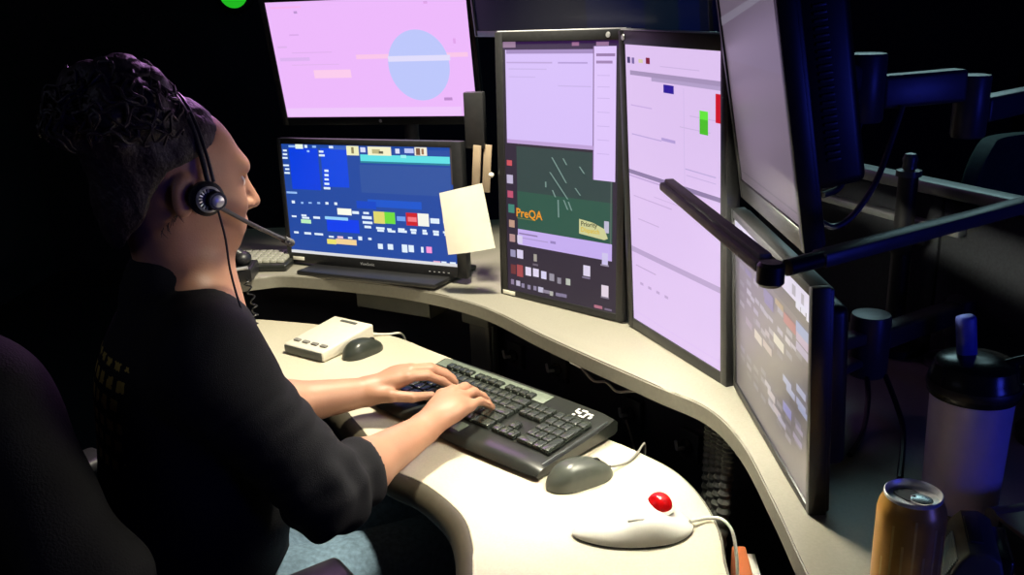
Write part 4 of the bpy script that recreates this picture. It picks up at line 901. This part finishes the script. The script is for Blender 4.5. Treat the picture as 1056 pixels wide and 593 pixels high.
for i in range(26):      # loose strands at nape and temple
    t = rng.random(); side = -1 if rng.random() < .7 else 1
    p0 = hp(-.05 + .05 * t, side * (.058 + .02 * t), -.07 + .06 * t); d = Vector((rng.normal() * .4, rng.normal() * .4, -1)).normalized()
    p1 = p0 + d * .009 - HFd * .003; p2 = p1 + d * .007 + HL * float(rng.normal() * .005)
    mb.tube([p0, p1, p2], [.0007, .0006, .0003], 4)
o = mb.build('curls', M['hair'], hair, True); o['kind'] = 'stuff'
for s in (-1, 1):     # brows and eyes
    mb = MB(); mb.tube(spline([hp(.092, s * .014, .027), hp(.090, s * .032, .032), hp(.078, s * .050, .026)], 5), [.001] + [.003] * 9 + [.001], 6); mb.build('eyebrow', M['hair'], person, True)
    mb = MB(); mb.ball(hp(.0765, s * .033, .004), (.0118, .0118, .0118)); mb.build('eye', M['white'], person, True)
mb = MB(); mb.tube([hp(.1035, -.020, -.0645), hp(.107, 0, -.0640), hp(.1035, .020, -.0645)], [.001, .002, .001], 6); mb.build('lips', mat('lip', (.38, .16, .14), .4), person, True)

# ------------------------------------------------------------------ headset
ear = hp(.008, -.089, -.014)
hs = thing('headset', 'black single-ear headset with silver disc and boom microphone on the operator', 'headset', ear)
mb = MB(); T = Matrix.Translation(ear) @ Matrix((HFd, HU, -HL)).transposed().to_4x4() @ Matrix.Diagonal((.84, .84, .95, 1))
mb.lathe([(.018, -.008), (.026, -.008), (.030, -.002), (.030, .006), (.025, .010), (.012, .011)], T, 36); mb.build('ear_cushion', M['black'], hs, True)
mb = MB(); mb.lathe([(.0185, .010), (.022, .0108), (.0225, .014), (.019, .016), (.0185, .0135)], T, 36, caps=False)
for k in range(9):
    a = PI * .55 + k * PI * .11; mb.tube([T @ Vector((.012 * math.cos(a), .012 * math.sin(a), .0125)), T @ Vector((.020 * math.cos(a), .020 * math.sin(a), .0145))], .0012, 6)
o = mb.build('speaker_ring', M['silver'], hs, True); o['label'] = 'silver slotted ring'
T2_ = T @ Matrix.Translation((.012, -.002, .012))
mb = MB(); mb.lathe([(.0165, -.002), (.0165, .007), (.0145, .009)], T2_, 30); mb.build('boom_pivot', M['black'], hs, True)
mb = MB(); mb.lathe([(.0105, .0085), (.0105, .0100), (.009, .0108)], T2_, 30); o = mb.build('cap_disc', M['silver'], hs, True); o['label'] = 'bright silver disc'
band = []
for k in range(25):
    a = PI * k / 24; band.append(HC + HFd * (.014 - .030 * math.sin(a)) + HL * (-.0915 * math.cos(a)) + HU * (-.008 + .137 * math.sin(a)))
mb = MB(); mb.tube(band, .0042, 10); mb.tube([p + HFd * .008 for p in band[1:-1]], .0028, 8); mb.build('headband', mat('band_grey', (.03, .03, .034), .35), hs, True)
mb = MB(); mb.tube([band[0], T2_ @ Vector((0, .004, .002))], .005, 10); mb.build('yoke', M['cable_g'], hs, True)
tip = Vector((-.352, 1.375, 1.130)); st = T2_ @ Vector((.004, -.010, .003)); midp = st.lerp(tip, .5) + Vector((0, 0, -.002))
mb = MB(); mb.tube(spline([st, midp, tip], 8), .0034, 10); mb.build('boom', mat('boom_grey', (.06, .06, .064), .4), hs, True)
mb = MB(); mb.tube([tip - (tip - st).normalized() * .004, tip + (tip - st).normalized() * .012], [.0058, .0064], 12); mb.ball(tip + (tip - st).normalized() * .013, .0062); mb.build('microphone', mat('foam_grey', (.10, .10, .10), .7), hs, True)
mb = MB(); mb.tube(spline([T2_ @ Vector((.003, -.016, .002)), (-.409, 1.262, 1.165), (-.404, 1.25, 1.117), (-.392, 1.24, 1.062), (-.376, 1.25, .995), (-.372, 1.285, .93), (-.385, 1.33, .90)], 8), .0017, 8); mb.build('cable', M['cable'], hs, True)

# ------------------------------------------------------------------ office chair with a jacket over its back
cy = math.radians(56); CB = Vector((-.79, 1.20)); cF = Vector((math.cos(cy), math.sin(cy))); cR = Vector((math.sin(cy), -math.cos(cy)))
seatc = CB + cF * .24
ch = thing('office_chair', 'dark swivel chair the typing person sits on', 'chair', (seatc.x, seatc.y, 0), (0, 0, cy))
mb = MB(); mb.prism(spl2([(-.24, -.22), (-.1, -.25), (.15, -.25), (.24, -.2), (.25, 0), (.24, .2), (.15, .25), (-.1, .25), (-.24, .22), (-.25, 0)], 4, True), .375, .445, .025, 3); mb.build('seat', M['navy'], ch)
mb = MB(); vs = []; fs = []; nu = 14
b_ = bmesh.new(); bmesh.ops.create_cube(b_, size=1); bmesh.ops.subdivide_edges(b_, edges=list(b_.edges), cuts=11, use_grid_fill=True)
for v in b_.verts:
    x, y, z = v.co * 2; s = 1 - .10 * max(0, z) ** 3
    v.co = Vector((-.26 + x * .035 * (1 - .25 * abs(y) ** 3) - .05 * (z * .5) + .05 * y * y, y * .225 * s, .70 + z * .26))
[bmesh.ops.smooth_vert(b_, verts=list(b_.verts), factor=.5, use_axis_x=True, use_axis_y=True, use_axis_z=True) for _ in range(3)]; mb.bm(b_); mb.build('backrest', M['navy'], ch)
mb = MB(); mb.box((-.25, 0, .42), (.03, .08, .2), .006); mb.box((-.15, 0, .36), (.24, .07, .02), .004); mb.build('back_bracket', M['black'], ch)
mb = MB(); mb.tube([(0, 0, .08), (0, 0, .25)], .028, 16); mb.tube([(0, 0, .24), (0, 0, .37)], .016, 16); mb.build('gas_lift', M['steel'], ch)
for k in range(5):
    a = 2 * PI * k / 5 + .3; e = Vector((math.cos(a), math.sin(a), 0))
    mb = MB(); mb.tube([e * .02 + Vector((0, 0, .10)), e * .28 + Vector((0, 0, .075))], [.022, .014], 10); lg = mb.build('leg', M['black'], ch)
    mb = MB(); q = e * .275; T = Matrix.Translation((q.x, q.y, .027)) @ Matrix.Rotation(a, 4, 'Z') @ Matrix.Rotation(PI / 2, 4, 'X')
    mb.lathe([(.006, -.022), (.027, -.020), (.027, -.004), (.012, -.003), (.012, .003), (.027, .004), (.027, .020), (.006, .022)], T, 20); mb.tube([q + Vector((0, 0, .03)), q + Vector((0, 0, .075))], .008, 8); mb.build('caster', M['black'], lg)
for s in (-1, 1):
    if s > 0: a0 = Vector((seatc.x, seatc.y, 0)) - Vector((cR.x, cR.y, 0)) * .30
    else: a0 = Vector((-.365, 1.165, 0))
    W_ = Matrix.Translation(a0) @ Matrix.Rotation(math.radians(35) if s < 0 else cy, 4, 'Z')
    mb = MB(); mb.box((0, 0, .625), (.22, .075, .03), .013, 3, T=W_); ap = mb.build('armrest', M['black'], ch, True)
    base = Vector((seatc.x, seatc.y, 0)) + Vector((cR.x, cR.y, 0)) * (-s * .22)
    mb = MB(); p0 = W_ @ Vector((-.04, 0, .615)); o_ = Vector((base.x, base.y, .36)); k_ = Vector((cR.x, cR.y, 0)) * (-s * .07)
    mb.tube([p0, Vector((p0.x, p0.y, .44)), o_ + k_ + Vector((0, 0, .02)), o_], .014, 10); mb.build('post', M['black'], ap, True)
    if s < 0:
        mb = MB(); T = Matrix.Translation((-.428, 1.222, .628)) @ Matrix.Rotation(math.radians(25), 4, 'Z')
        mb.box((-.012, 0, 0), (.018, .012, .012), .002, T=T); mb.box((.014, 0, .003), (.022, .013, .013), .002, T=T); o = mb.build('buckle', M['silver'], ap, True); o['label'] = 'bright metal buckle'

# jacket draped over the chair back (thick cloth shell with folds)
jp = []
CBv = Vector((CB.x, CB.y, 0)); cRv = Vector((cR.x, cR.y, 0)); cFv = Vector((cF.x, cF.y, 0)); JR = rotm(cFv, (0, 0, 1))
bk = CBv - cFv * .03
jp += [('ell', bk + Vector((0, 0, .80)), (.095, .24, .30), JR, .05), ('cone', bk - cRv * .17 + Vector((0, 0, 1.00)), bk + cRv * .13 + Vector((0, 0, 1.00)), .062, .060, .05),
       ('cone', bk + cRv * .13 + Vector((0, 0, .99)), bk + cRv * .30 + Vector((0, 0, .77)), .068, .064, .05), ('cone', bk + cRv * .30 + Vector((0, 0, .77)), bk + cRv * .275 + Vector((0, 0, .42)), .062, .070, .05),
       ('cone', bk - cRv * .17 + Vector((0, 0, .98)), bk - cRv * .28 + Vector((0, 0, .72)), .066, .06, .05), ('cone', bk - cRv * .28 + Vector((0, 0, .72)), bk - cRv * .26 + Vector((0, 0, .42)), .062, .07, .05),
       ('cone', bk - cRv * .06 - cFv * .05 + Vector((0, 0, 1.03)), bk + cRv * .08 - cFv * .05 + Vector((0, 0, 1.03)), .045, .045, .04),
       ('ell', bk + cFv * .035 + Vector((0, 0, .70)), (.042, .225, .272), JR, .01, 'sub')]
xs5 = axis([(-1.25, -.42, .0085)]); ys5 = axis([(.82, 1.56, .0085)]); zs5 = axis([(.32, 1.13, .0085)])
V, Q = nets(xs5, ys5, zs5, field(xs5, ys5, zs5, jp), 2)
s = (V - P(bk)) @ P(cRv)
V = V + (P(cRv) * .6 - P(cFv) * .8)[None, :] * (.012 * np.sin(s * 45 + V[:, 2] * 9 + 2 * noise3(V, 12, 41)) * np.clip((1.02 - V[:, 2]) * 3, 0, 1))[:, None] + .004 * noise3(V, 70, 42)[:, None] * P(-cFv)[None, :]
jk = thing('jacket', 'black jacket draped over the chair back at the lower left', 'jacket', (bk.x, bk.y, .35))
np_obj('cloth', V, Q, M['jacket'], jk)
mb = MB(); mb.tube(spline([bk - cRv * .09 - cFv * .10 + Vector((0, 0, 1.055)), bk - cFv * .115 + Vector((0, 0, 1.065)), bk + cRv * .10 - cFv * .10 + Vector((0, 0, 1.05)), bk + cRv * .15 - cFv * .03 + Vector((0, 0, 1.04))], 8), .016, 10); mb.build('collar', M['jacket'], jk, True)

# ------------------------------------------------------------------ right-hand side: task lamp
tl = thing('task_lamp', 'slim bar task lamp on a long arm, hanging before the right-hand screens', 'lamp', (.77, 1.145, SHELF))
p0, p1 = Vector((.262, .884, 1.205)), Vector((.237, 1.322, 1.205)); d = (p1 - p0).normalized()
yawb = math.atan2(d.y, d.x); Tb = Matrix.Translation((p0 + p1) / 2) @ Matrix.Rotation(yawb, 4, 'Z')
mb = MB(); mb.box((0, 0, 0), ((p1 - p0).length, .026, .012), .003, T=Tb); mb.box((0, 0, .008), ((p1 - p0).length * .97, .014, .008), .002, T=Tb); mb.build('head', M['lamp_body'], tl, True)
mb = MB(); mb.box((.11, 0, -.0068), (.20, .018, .003), .001, T=Tb); o = mb.build('led_strip', M['led'], tl, True); o['label'] = 'lit strip on the underside'
mb = MB(); mb.lathe([(.0, -.013), (.011, -.0125), (.014, -.009), (.014, .009), (.011, .0125), (.0, .013)], Matrix.Translation(p0 + Vector((0, -.012, -.004))), 24); mb.build('hinge', M['black'], tl, True)
a0 = p0 + Vector((.018, -.006, 0)); a1 = Vector((.77, 1.145, 1.222))
da = (a1 - a0).normalized()
mb = MB(); mb.tube([a0, a0 + da * .05], .009, 12); mb.build('knuckle', M['black'], tl, True)
Ta = Matrix.Translation((a0 + a1) / 2) @ da.to_track_quat('X', 'Z').to_matrix().to_4x4()
mb = MB(); mb.box((.015, 0, 0), ((a1 - a0).length - .06, .022, .016), .003, T=Ta); mb.build('arm', M['arm'], tl, True)
mb = MB(); mb.tube([(.77, 1.145, SHELF), (.77, 1.145, 1.235)], .014, 14); mb.lathe([(.06, 0), (.06, .012), (.02, .02)], Matrix.Translation((.77, 1.145, SHELF)), 28); mb.build('post', M['black'], tl, True)

# monitor arms
def varm(r, c, r0, z0, z1, top=True):
    mb = MB(); mb.lathe([(r0 * .9, z0), (r0, z0 + .004), (r0, z1 - .006), (r0 * .94, z1 - .001), (r0 * .7, z1)], Matrix.Translation((c[0], c[1], 0)), 28); return mb.build('joint', M['arm'], r, True)
def link(r, a, b, w, h):
    a, b = Vector(a), Vector(b); dd = (b - a).normalized(); T = Matrix.Translation((a + b) / 2) @ dd.to_track_quat('X', 'Z').to_matrix().to_4x4()
    mb = MB(); mb.box((0, 0, 0), ((b - a).length, w, h), .006, 3, T=T); return mb.build('link', M['arm'], r, True)
ua = thing('swing_mount', 'blue-lit jointed monitor arm holding the tilted upper right screen', 'monitor arm', (.93, 1.52, SHELF), group='monitor arms at the right')
varm(ua, (.509, 1.30), .029, 1.292, 1.388); varm(ua, (.672, 1.315), .024, 1.262, 1.352)
link(ua, (.530, 1.302, 1.333), (.655, 1.314, 1.338), .036, .046); link(ua, (.690, 1.325, 1.300), (.925, 1.515, 1.300), .036, .036)
link(ua, (.436, 1.235, 1.372), (.49, 1.29, 1.352), .03, .034); link(ua, (.436, 1.235, 1.325), (.49, 1.29, 1.322), .03, .014)
mb = MB(); mb.box((0, 0, 0), (.012, .10, .10), .003, T=Matrix.Translation((.428, 1.213, 1.345)) @ Matrix.Rotation(R_(-9.5), 4, 'Y')); mb.build('mount_plate', M['arm'], ua, True)
mb = MB(); mb.tube([(.93, 1.52, SHELF), (.93, 1.52, 1.36)], .02, 18); mb.lathe([(.065, 0), (.065, .012), (.03, .02)], Matrix.Translation((.93, 1.52, SHELF)), 28); mb.build('post', M['arm'], ua, True)
for pts in ([(.50, 1.282, 1.293), (.492, 1.275, 1.26), (.478, 1.262, 1.225), (.468, 1.258, 1.205), (.44, 1.24, 1.20)], [(.560, 1.285, 1.314), (.545, 1.275, 1.27), (.52, 1.255, 1.215), (.485, 1.24, 1.17), (.455, 1.235, 1.155), (.43, 1.24, 1.17)]):
    mb = MB(); mb.tube(spline(pts, 8), .0045, 8); mb.build('cable', M['arm'], ua, True)

la = thing('swing_mount', 'dark low monitor arm behind the touch monitor, left of the bottle', 'monitor arm', (.79, 1.46, SHELF), group='monitor arms at the right')
varm(la, (.549, 1.30), .030, .900, 1.000); varm(la, (.755, 1.43), .024, .895, .975)
link(la, (.57, 1.312, .955), (.74, 1.42, .955), .034, .034); link(la, (.432, 1.20, .985), (.53, 1.29, .965), .03, .02); link(la, (.432, 1.20, .935), (.53, 1.29, .925), .026, .014)
mb = MB(); mb.box((.424, 1.185, .96), (.012, .09, .10), .003); mb.build('mount_plate', M['arm'], la, True)
mb = MB(); mb.tube([(.755, 1.43, SHELF), (.755, 1.43, .9)], .018, 16); mb.lathe([(.05, 0), (.05, .01), (.03, .018)], Matrix.Translation((.755, 1.43, SHELF)), 28); mb.build('post', M['arm'], la, True)
for pts in ([(.54, 1.275, .905), (.53, 1.24, .88), (.50, 1.18, .8575), (.46, 1.12, .8575)], [(.57, 1.28, .905), (.575, 1.24, .87), (.56, 1.18, .8575), (.50, 1.05, .8575)]):
    mb = MB(); mb.tube(spline(pts, 8), .0042, 8); mb.build('cable', M['cable'], la, True)

# pole with a knob
po = thing('pole', 'thick black upright pole with a knobbed top behind the lamp arm', 'pole', (.682, 1.515, SHELF))
mb = MB(); mb.tube([(0, 0, .01), (0, 0, .318)], .0165, 20); mb.build('tube', M['black'], po)
mb = MB(); mb.lathe([(.05, 0), (.05, .012), (.02, .016)], None, 28); mb.build('base', M['black'], po)
mb = MB(); mb.lathe([(.021, .315), (.021, .325), (.012, .328), (.011, .336), (.013, .344), (.009, .353), (.0, .355)], None, 24, caps=False)
o = mb.build('knob', M['bezel2'], po); mb = MB(); mb.lathe([(.0185, .18), (.021, .185), (.021, .215), (.0185, .22)], None, 24, caps=False); mb.tube([(.018, -.005, .20), (.034, -.01, .20)], .006, 10); mb.build('collar', M['black'], po)

# ------------------------------------------------------------------ partition with rail
A = Vector((.575, 1.985)); B = Vector((1.115, .545)); dv = (B - A).normalized()
pw = thing('partition', 'low dark cloth partition with a pale top rail behind the counter', 'partition', ((A.x + B.x) / 2, (A.y + B.y) / 2, 0))
mid = (A + B) / 2; L_ = (B - A).length; Tp = Matrix.Translation((mid.x, mid.y, 0)) @ Matrix.Rotation(math.atan2(dv.y, dv.x), 4, 'Z')
mb = MB(); 
for k in range(3): mb.box((-L_ / 3 + k * L_ / 3, .0, .57), (L_ / 3 - .004, .035, 1.12), .004, T=Tp)
mb.build('panel', M['part'], pw, True)
mb = MB(); mb.box((0, 0, 1.142), (L_, .045, .022), .006, 3, T=Tp); mb.build('top_rail', M['rail'], pw, True)
mb = MB(); mb.box((-L_ * .31, -.028, 1.082), (L_ * .36, .022, .014), .004, 3, T=Tp); mb.build('accessory_rail', M['rail'], pw, True)
for sx in (-1, 1):
    mb = MB(); mb.box((sx * (L_ / 2 - .04), 0, .01), (.05, .30, .02), .005, T=Tp); mb.build('foot', M['black'], pw, True)

# another chair beyond the partition
oc = thing('office_chair', 'empty dark teal chair beyond the partition at the right edge', 'chair', (1.70, 2.66, 0), (0, 0, R_(-60)))
mb = MB(); b_ = bmesh.new(); bmesh.ops.create_cube(b_, size=1); bmesh.ops.subdivide_edges(b_, edges=list(b_.edges), cuts=11, use_grid_fill=True)
for v in b_.verts:
    x, y, z = v.co * 2; sc = (1 - .35 * max(0, z) ** 4)
    v.co = Vector((-.24 + x * .03 + .05 * y * y, y * .24 * sc, .75 + z * .27))
[bmesh.ops.smooth_vert(b_, verts=list(b_.verts), factor=.5, use_axis_x=True, use_axis_y=True, use_axis_z=True) for _ in range(3)]; mb.bm(b_); mb.build('backrest', M['teal'], oc)
mb = MB(); mb.prism(spl2([(-.24, -.22), (0, -.25), (.24, -.2), (.25, 0), (.24, .2), (0, .25), (-.24, .22), (-.25, 0)], 4, True), .40, .47, .025, 3); mb.build('seat', M['teal'], oc)
mb = MB(); mb.box((-.24, 0, .45), (.03, .08, .22), .006); mb.build('back_bracket', M['black'], oc)
mb = MB(); mb.tube([(0, 0, .08), (0, 0, .40)], .024, 16); mb.build('gas_lift', M['steel'], oc)
for k in range(5):
    a = 2 * PI * k / 5; e = Vector((math.cos(a), math.sin(a), 0)); mb = MB(); mb.tube([e * .02 + Vector((0, 0, .09)), e * .29 + Vector((0, 0, .06))], [.022, .014], 10); mb.tube([e * .28 + Vector((0, 0, .06)), e * .28], .022, 10); mb.build('leg', M['black'], oc)

# ------------------------------------------------------------------ bottle, can, black device, curved tube
bo = thing('tumbler', 'tall lavender water tumbler with a black lid and blue flip spout', 'bottle', (.551, .995, SHELF))
mb = MB(); mb.lathe([(0.0392, 0), (0.0431, .003), (0.0441, .012), (0.0469, .150), (0.0491, .1525)], None, 44); mb.build('body', M['bottle'], bo)
mb = MB(); mb.lathe([(0.0496, .150), (0.0512, .153), (0.0512, .171), (0.0485, .176), (0.0463, .190), (0.0414, .194), (0.0196, .197), (.0, .198)], None, 44); mb.build('lid', M['gloss'], bo)
mb = MB(); mb.lathe([(0.0521, .158), (0.0529, .161), (0.0529, .165), (0.0521, .168)], None, 44, caps=False); mb.build('lid_ring', M['black'], bo)
mb = MB(); T = Matrix.Translation((-.006, .012, .196)) @ Matrix.Rotation(R_(-8), 4, 'Y'); mb.prism(spl2([(-.009, -.007), (.009, -.007), (.009, .007), (-.009, .007)], 4, True), -.006, .050, .004, 3, T=T); o = mb.build('spout', M['bluep'], bo); o['label'] = 'blue-lit flip spout'
mb = MB(); mb.tube(spline([(.03, -.012, .192), (.052, -.02, .200), (.066, -.026, .190), (.064, -.024, .168), (.048, -.014, .160)], 6), .0055, 10); mb.build('handle', M['gloss'], bo)

cn_ = thing('drink_can', 'opened golden drink can with a silver rim', 'can', (.395, .797, SHELF))
H_ = .135
mb = MB(); mb.lathe([(.022, .0), (.024, .002), (.0265, .006), (.0325, .016), (.0331, .022), (.0331, H_ - .020), (.0315, H_ - .012), (.0285, H_ - .005), (.0272, H_ - .002)], None, 48, caps=False)
mb.build('body', M['gold'], cn_)
mb = MB()
for k in range(9):
    a = R_(200 + k * 18); hgt = [.05, .09, .07, .10, .06, .09, .08, .05, .07][k]
    vs = []; fs = []
    for q in range(2):
        for i in range(3): aa = a + (i - 1) * .035; vs.append((.03325 * math.cos(aa), .03325 * math.sin(aa), .022 + q * hgt))
    mb.add(vs, [(0, 1, 4, 3), (1, 2, 5, 4)])
o = mb.build('stripe_print', M['goldline'], cn_); o['label'] = 'paler gold printed strokes'
mb = MB(); mb.lathe([(.0268, H_ - .004), (.0280, H_ - .001), (.0280, H_ + .001), (.0270, H_ + .002), (.0258, H_), (.0248, H_ - .0050), (.024, H_ - .0055), (.0, H_ - .0050)], None, 48, caps=False); o = mb.build('lid', M['alu'], cn_); o['label'] = 'silver lid'
Tc = Matrix.Rotation(R_(25), 4, 'Z')
mb = MB(); mb.prism(spl2([(-.003, -.011), (.008, -.013), (.017, -.008), (.018, .004), (.010, .010), (-.002, .008)], 5, True), H_ - .0052, H_ - .0042, 0, T=Tc @ Matrix.Translation((-.006, .009, 0))); o = mb.build('mouth_hole', M['panel'], cn_); o['label'] = 'dark opened mouth hole'
mb = MB(); mb.prism(spl2([(-.006, -.008), (.007, -.009), (.013, 0), (.007, .009), (-.006, .008)], 5, True), H_ - .0035, H_ - .002, .0004, T=Matrix.Translation((.004, -.006, 0)) @ Matrix.Rotation(R_(-50), 4, 'Z')); mb.ball((.0, -.001, H_ - .003), (.003, .003, .0018)); mb.build('ring_pull', M['steel'], cn_)

dev = thing('handset_charger', 'black box-like device with a finely ribbed sloping side, right of the gold can', 'device', (.467, .832, SHELF), (0, 0, R_(-20)))
mb = MB(); out = [(-.028, 0), (.040, 0), (.046, .012), (.034, .062), (.022, .070), (.004, .068), (-.004, .058)]
Td = Matrix.Rotation(PI / 2, 4, 'X')
mb.prism(out, -.045, .045, .004, 3, T=Td); mb.build('case', M['device'], dev)
mb = MB()
for k in range(20):
    t = k / 19; x = -.0285 + (.0245) * t; z = .004 + .052 * t; mb.box((x - .0020, -.012, z), (.0022, .055, .0014), .0004)
mb.build('ribs', M['rail'], dev)
mb = MB(); mb.box((.036, 0, .045), (.026, .070, .030), .006, 3, T=Matrix.Translation((0, 0, 0)) @ Matrix.Rotation(R_(0), 4, 'Y')); o = mb.build('face_block', M['gloss'], dev)
mb = MB(); mb.box((.012, 0, .0705), (.014, .05, .003), .001); mb.build('latch', M['bracket'], dev)

tube_ = thing('binder', 'brown-grey padded roll-edged binder lying at the far right edge', 'binder', (.600, .851, SHELF), (0, 0, R_(-80)))
mb = MB(); mb.box((.03, 0, .022), (.16, .10, .040), .004); mb.build('pages', M['teal'], tube_)
mb = MB(); mb.tube([(-.055, -.055, .040), (-.055, .055, .040)], .012, 14); mb.box((.03, 0, .046), (.17, .112, .006), .002); mb.box((.03, 0, .0025), (.17, .112, .005), .002); mb.build('cover', M['browntube'], tube_)

# ------------------------------------------------------------------ green indicator on the far wall
gl = thing('indicator_lamp', 'small glowing green indicator lamp high on the dark back wall', 'lamp', (-1.40, Y1, 1.575), (PI / 2, 0, 0))
mb = MB(); mb.lathe([(.10, 0), (.10, .02), (.085, .03), (.075, .03)], None, 32); mb.build('housing', M['black'], gl)
mb = MB(); mb.lathe([(.075, .028), (.06, .045), (.03, .056), (.0, .06)], None, 32, caps=False); o = mb.build('lens', M['green'], gl); o['label'] = 'glowing green lens'

# ------------------------------------------------------------------ light
w = bpy.data.worlds.new('world'); SC.world = w; w.use_nodes = True
w.node_tree.nodes['Background'].inputs[0].default_value = (.10, .14, .35, 1); w.node_tree.nodes['Background'].inputs[1].default_value = .02
def lamp(name, kind, loc, aim, energy, col, **kw):
    l = bpy.data.lights.new(name, kind); l.energy = energy; l.color = col
    for k, v in kw.items(): setattr(l, k, v)
    o = bpy.data.objects.new(name, l); COL.objects.link(o); o.location = loc
    o.rotation_euler = (Vector(aim) - Vector(loc)).to_track_quat('-Z', 'Y').to_euler(); return o
lamp('overhead_spot_light', 'SPOT', (-.06, 1.70, 1.95), (-.20, 1.80, .73), 135, (1, .93, .72), spot_size=R_(72), spot_blend=.4, shadow_soft_size=.06)
lamp('unseen_blue_light', 'AREA', (1.6, -.3, 1.12), (.6, 1.15, 1.15), 4.2, (.05, .07, 1.0), size=.4)  # unseen blue source inferred at the right, lighting the arms and bottle
lamp('added_dim_fill', 'AREA', (-2.2, .2, 2.4), (-.6, 1.2, .9), 2.8, (.7, .72, 1.0), size=1.0)  # added fill from the left, brings out jacket and sweater
lamp('added_cool_fill', 'AREA', (1.6, 3.6, 2.7), (.7, 1.2, .8), 16, (.45, .75, .8), size=1.2)  # added teal fill from above, lifts the dark counter and the arm tops
lamp('added_violet_rim', 'AREA', (-.45, 3.4, 2.3), (-.5, 1.35, 1.25), 2.2, (.85, .4, 1.0), size=.6, spread=R_(60))  # added violet glow for the rim on face and hair, no fixture there
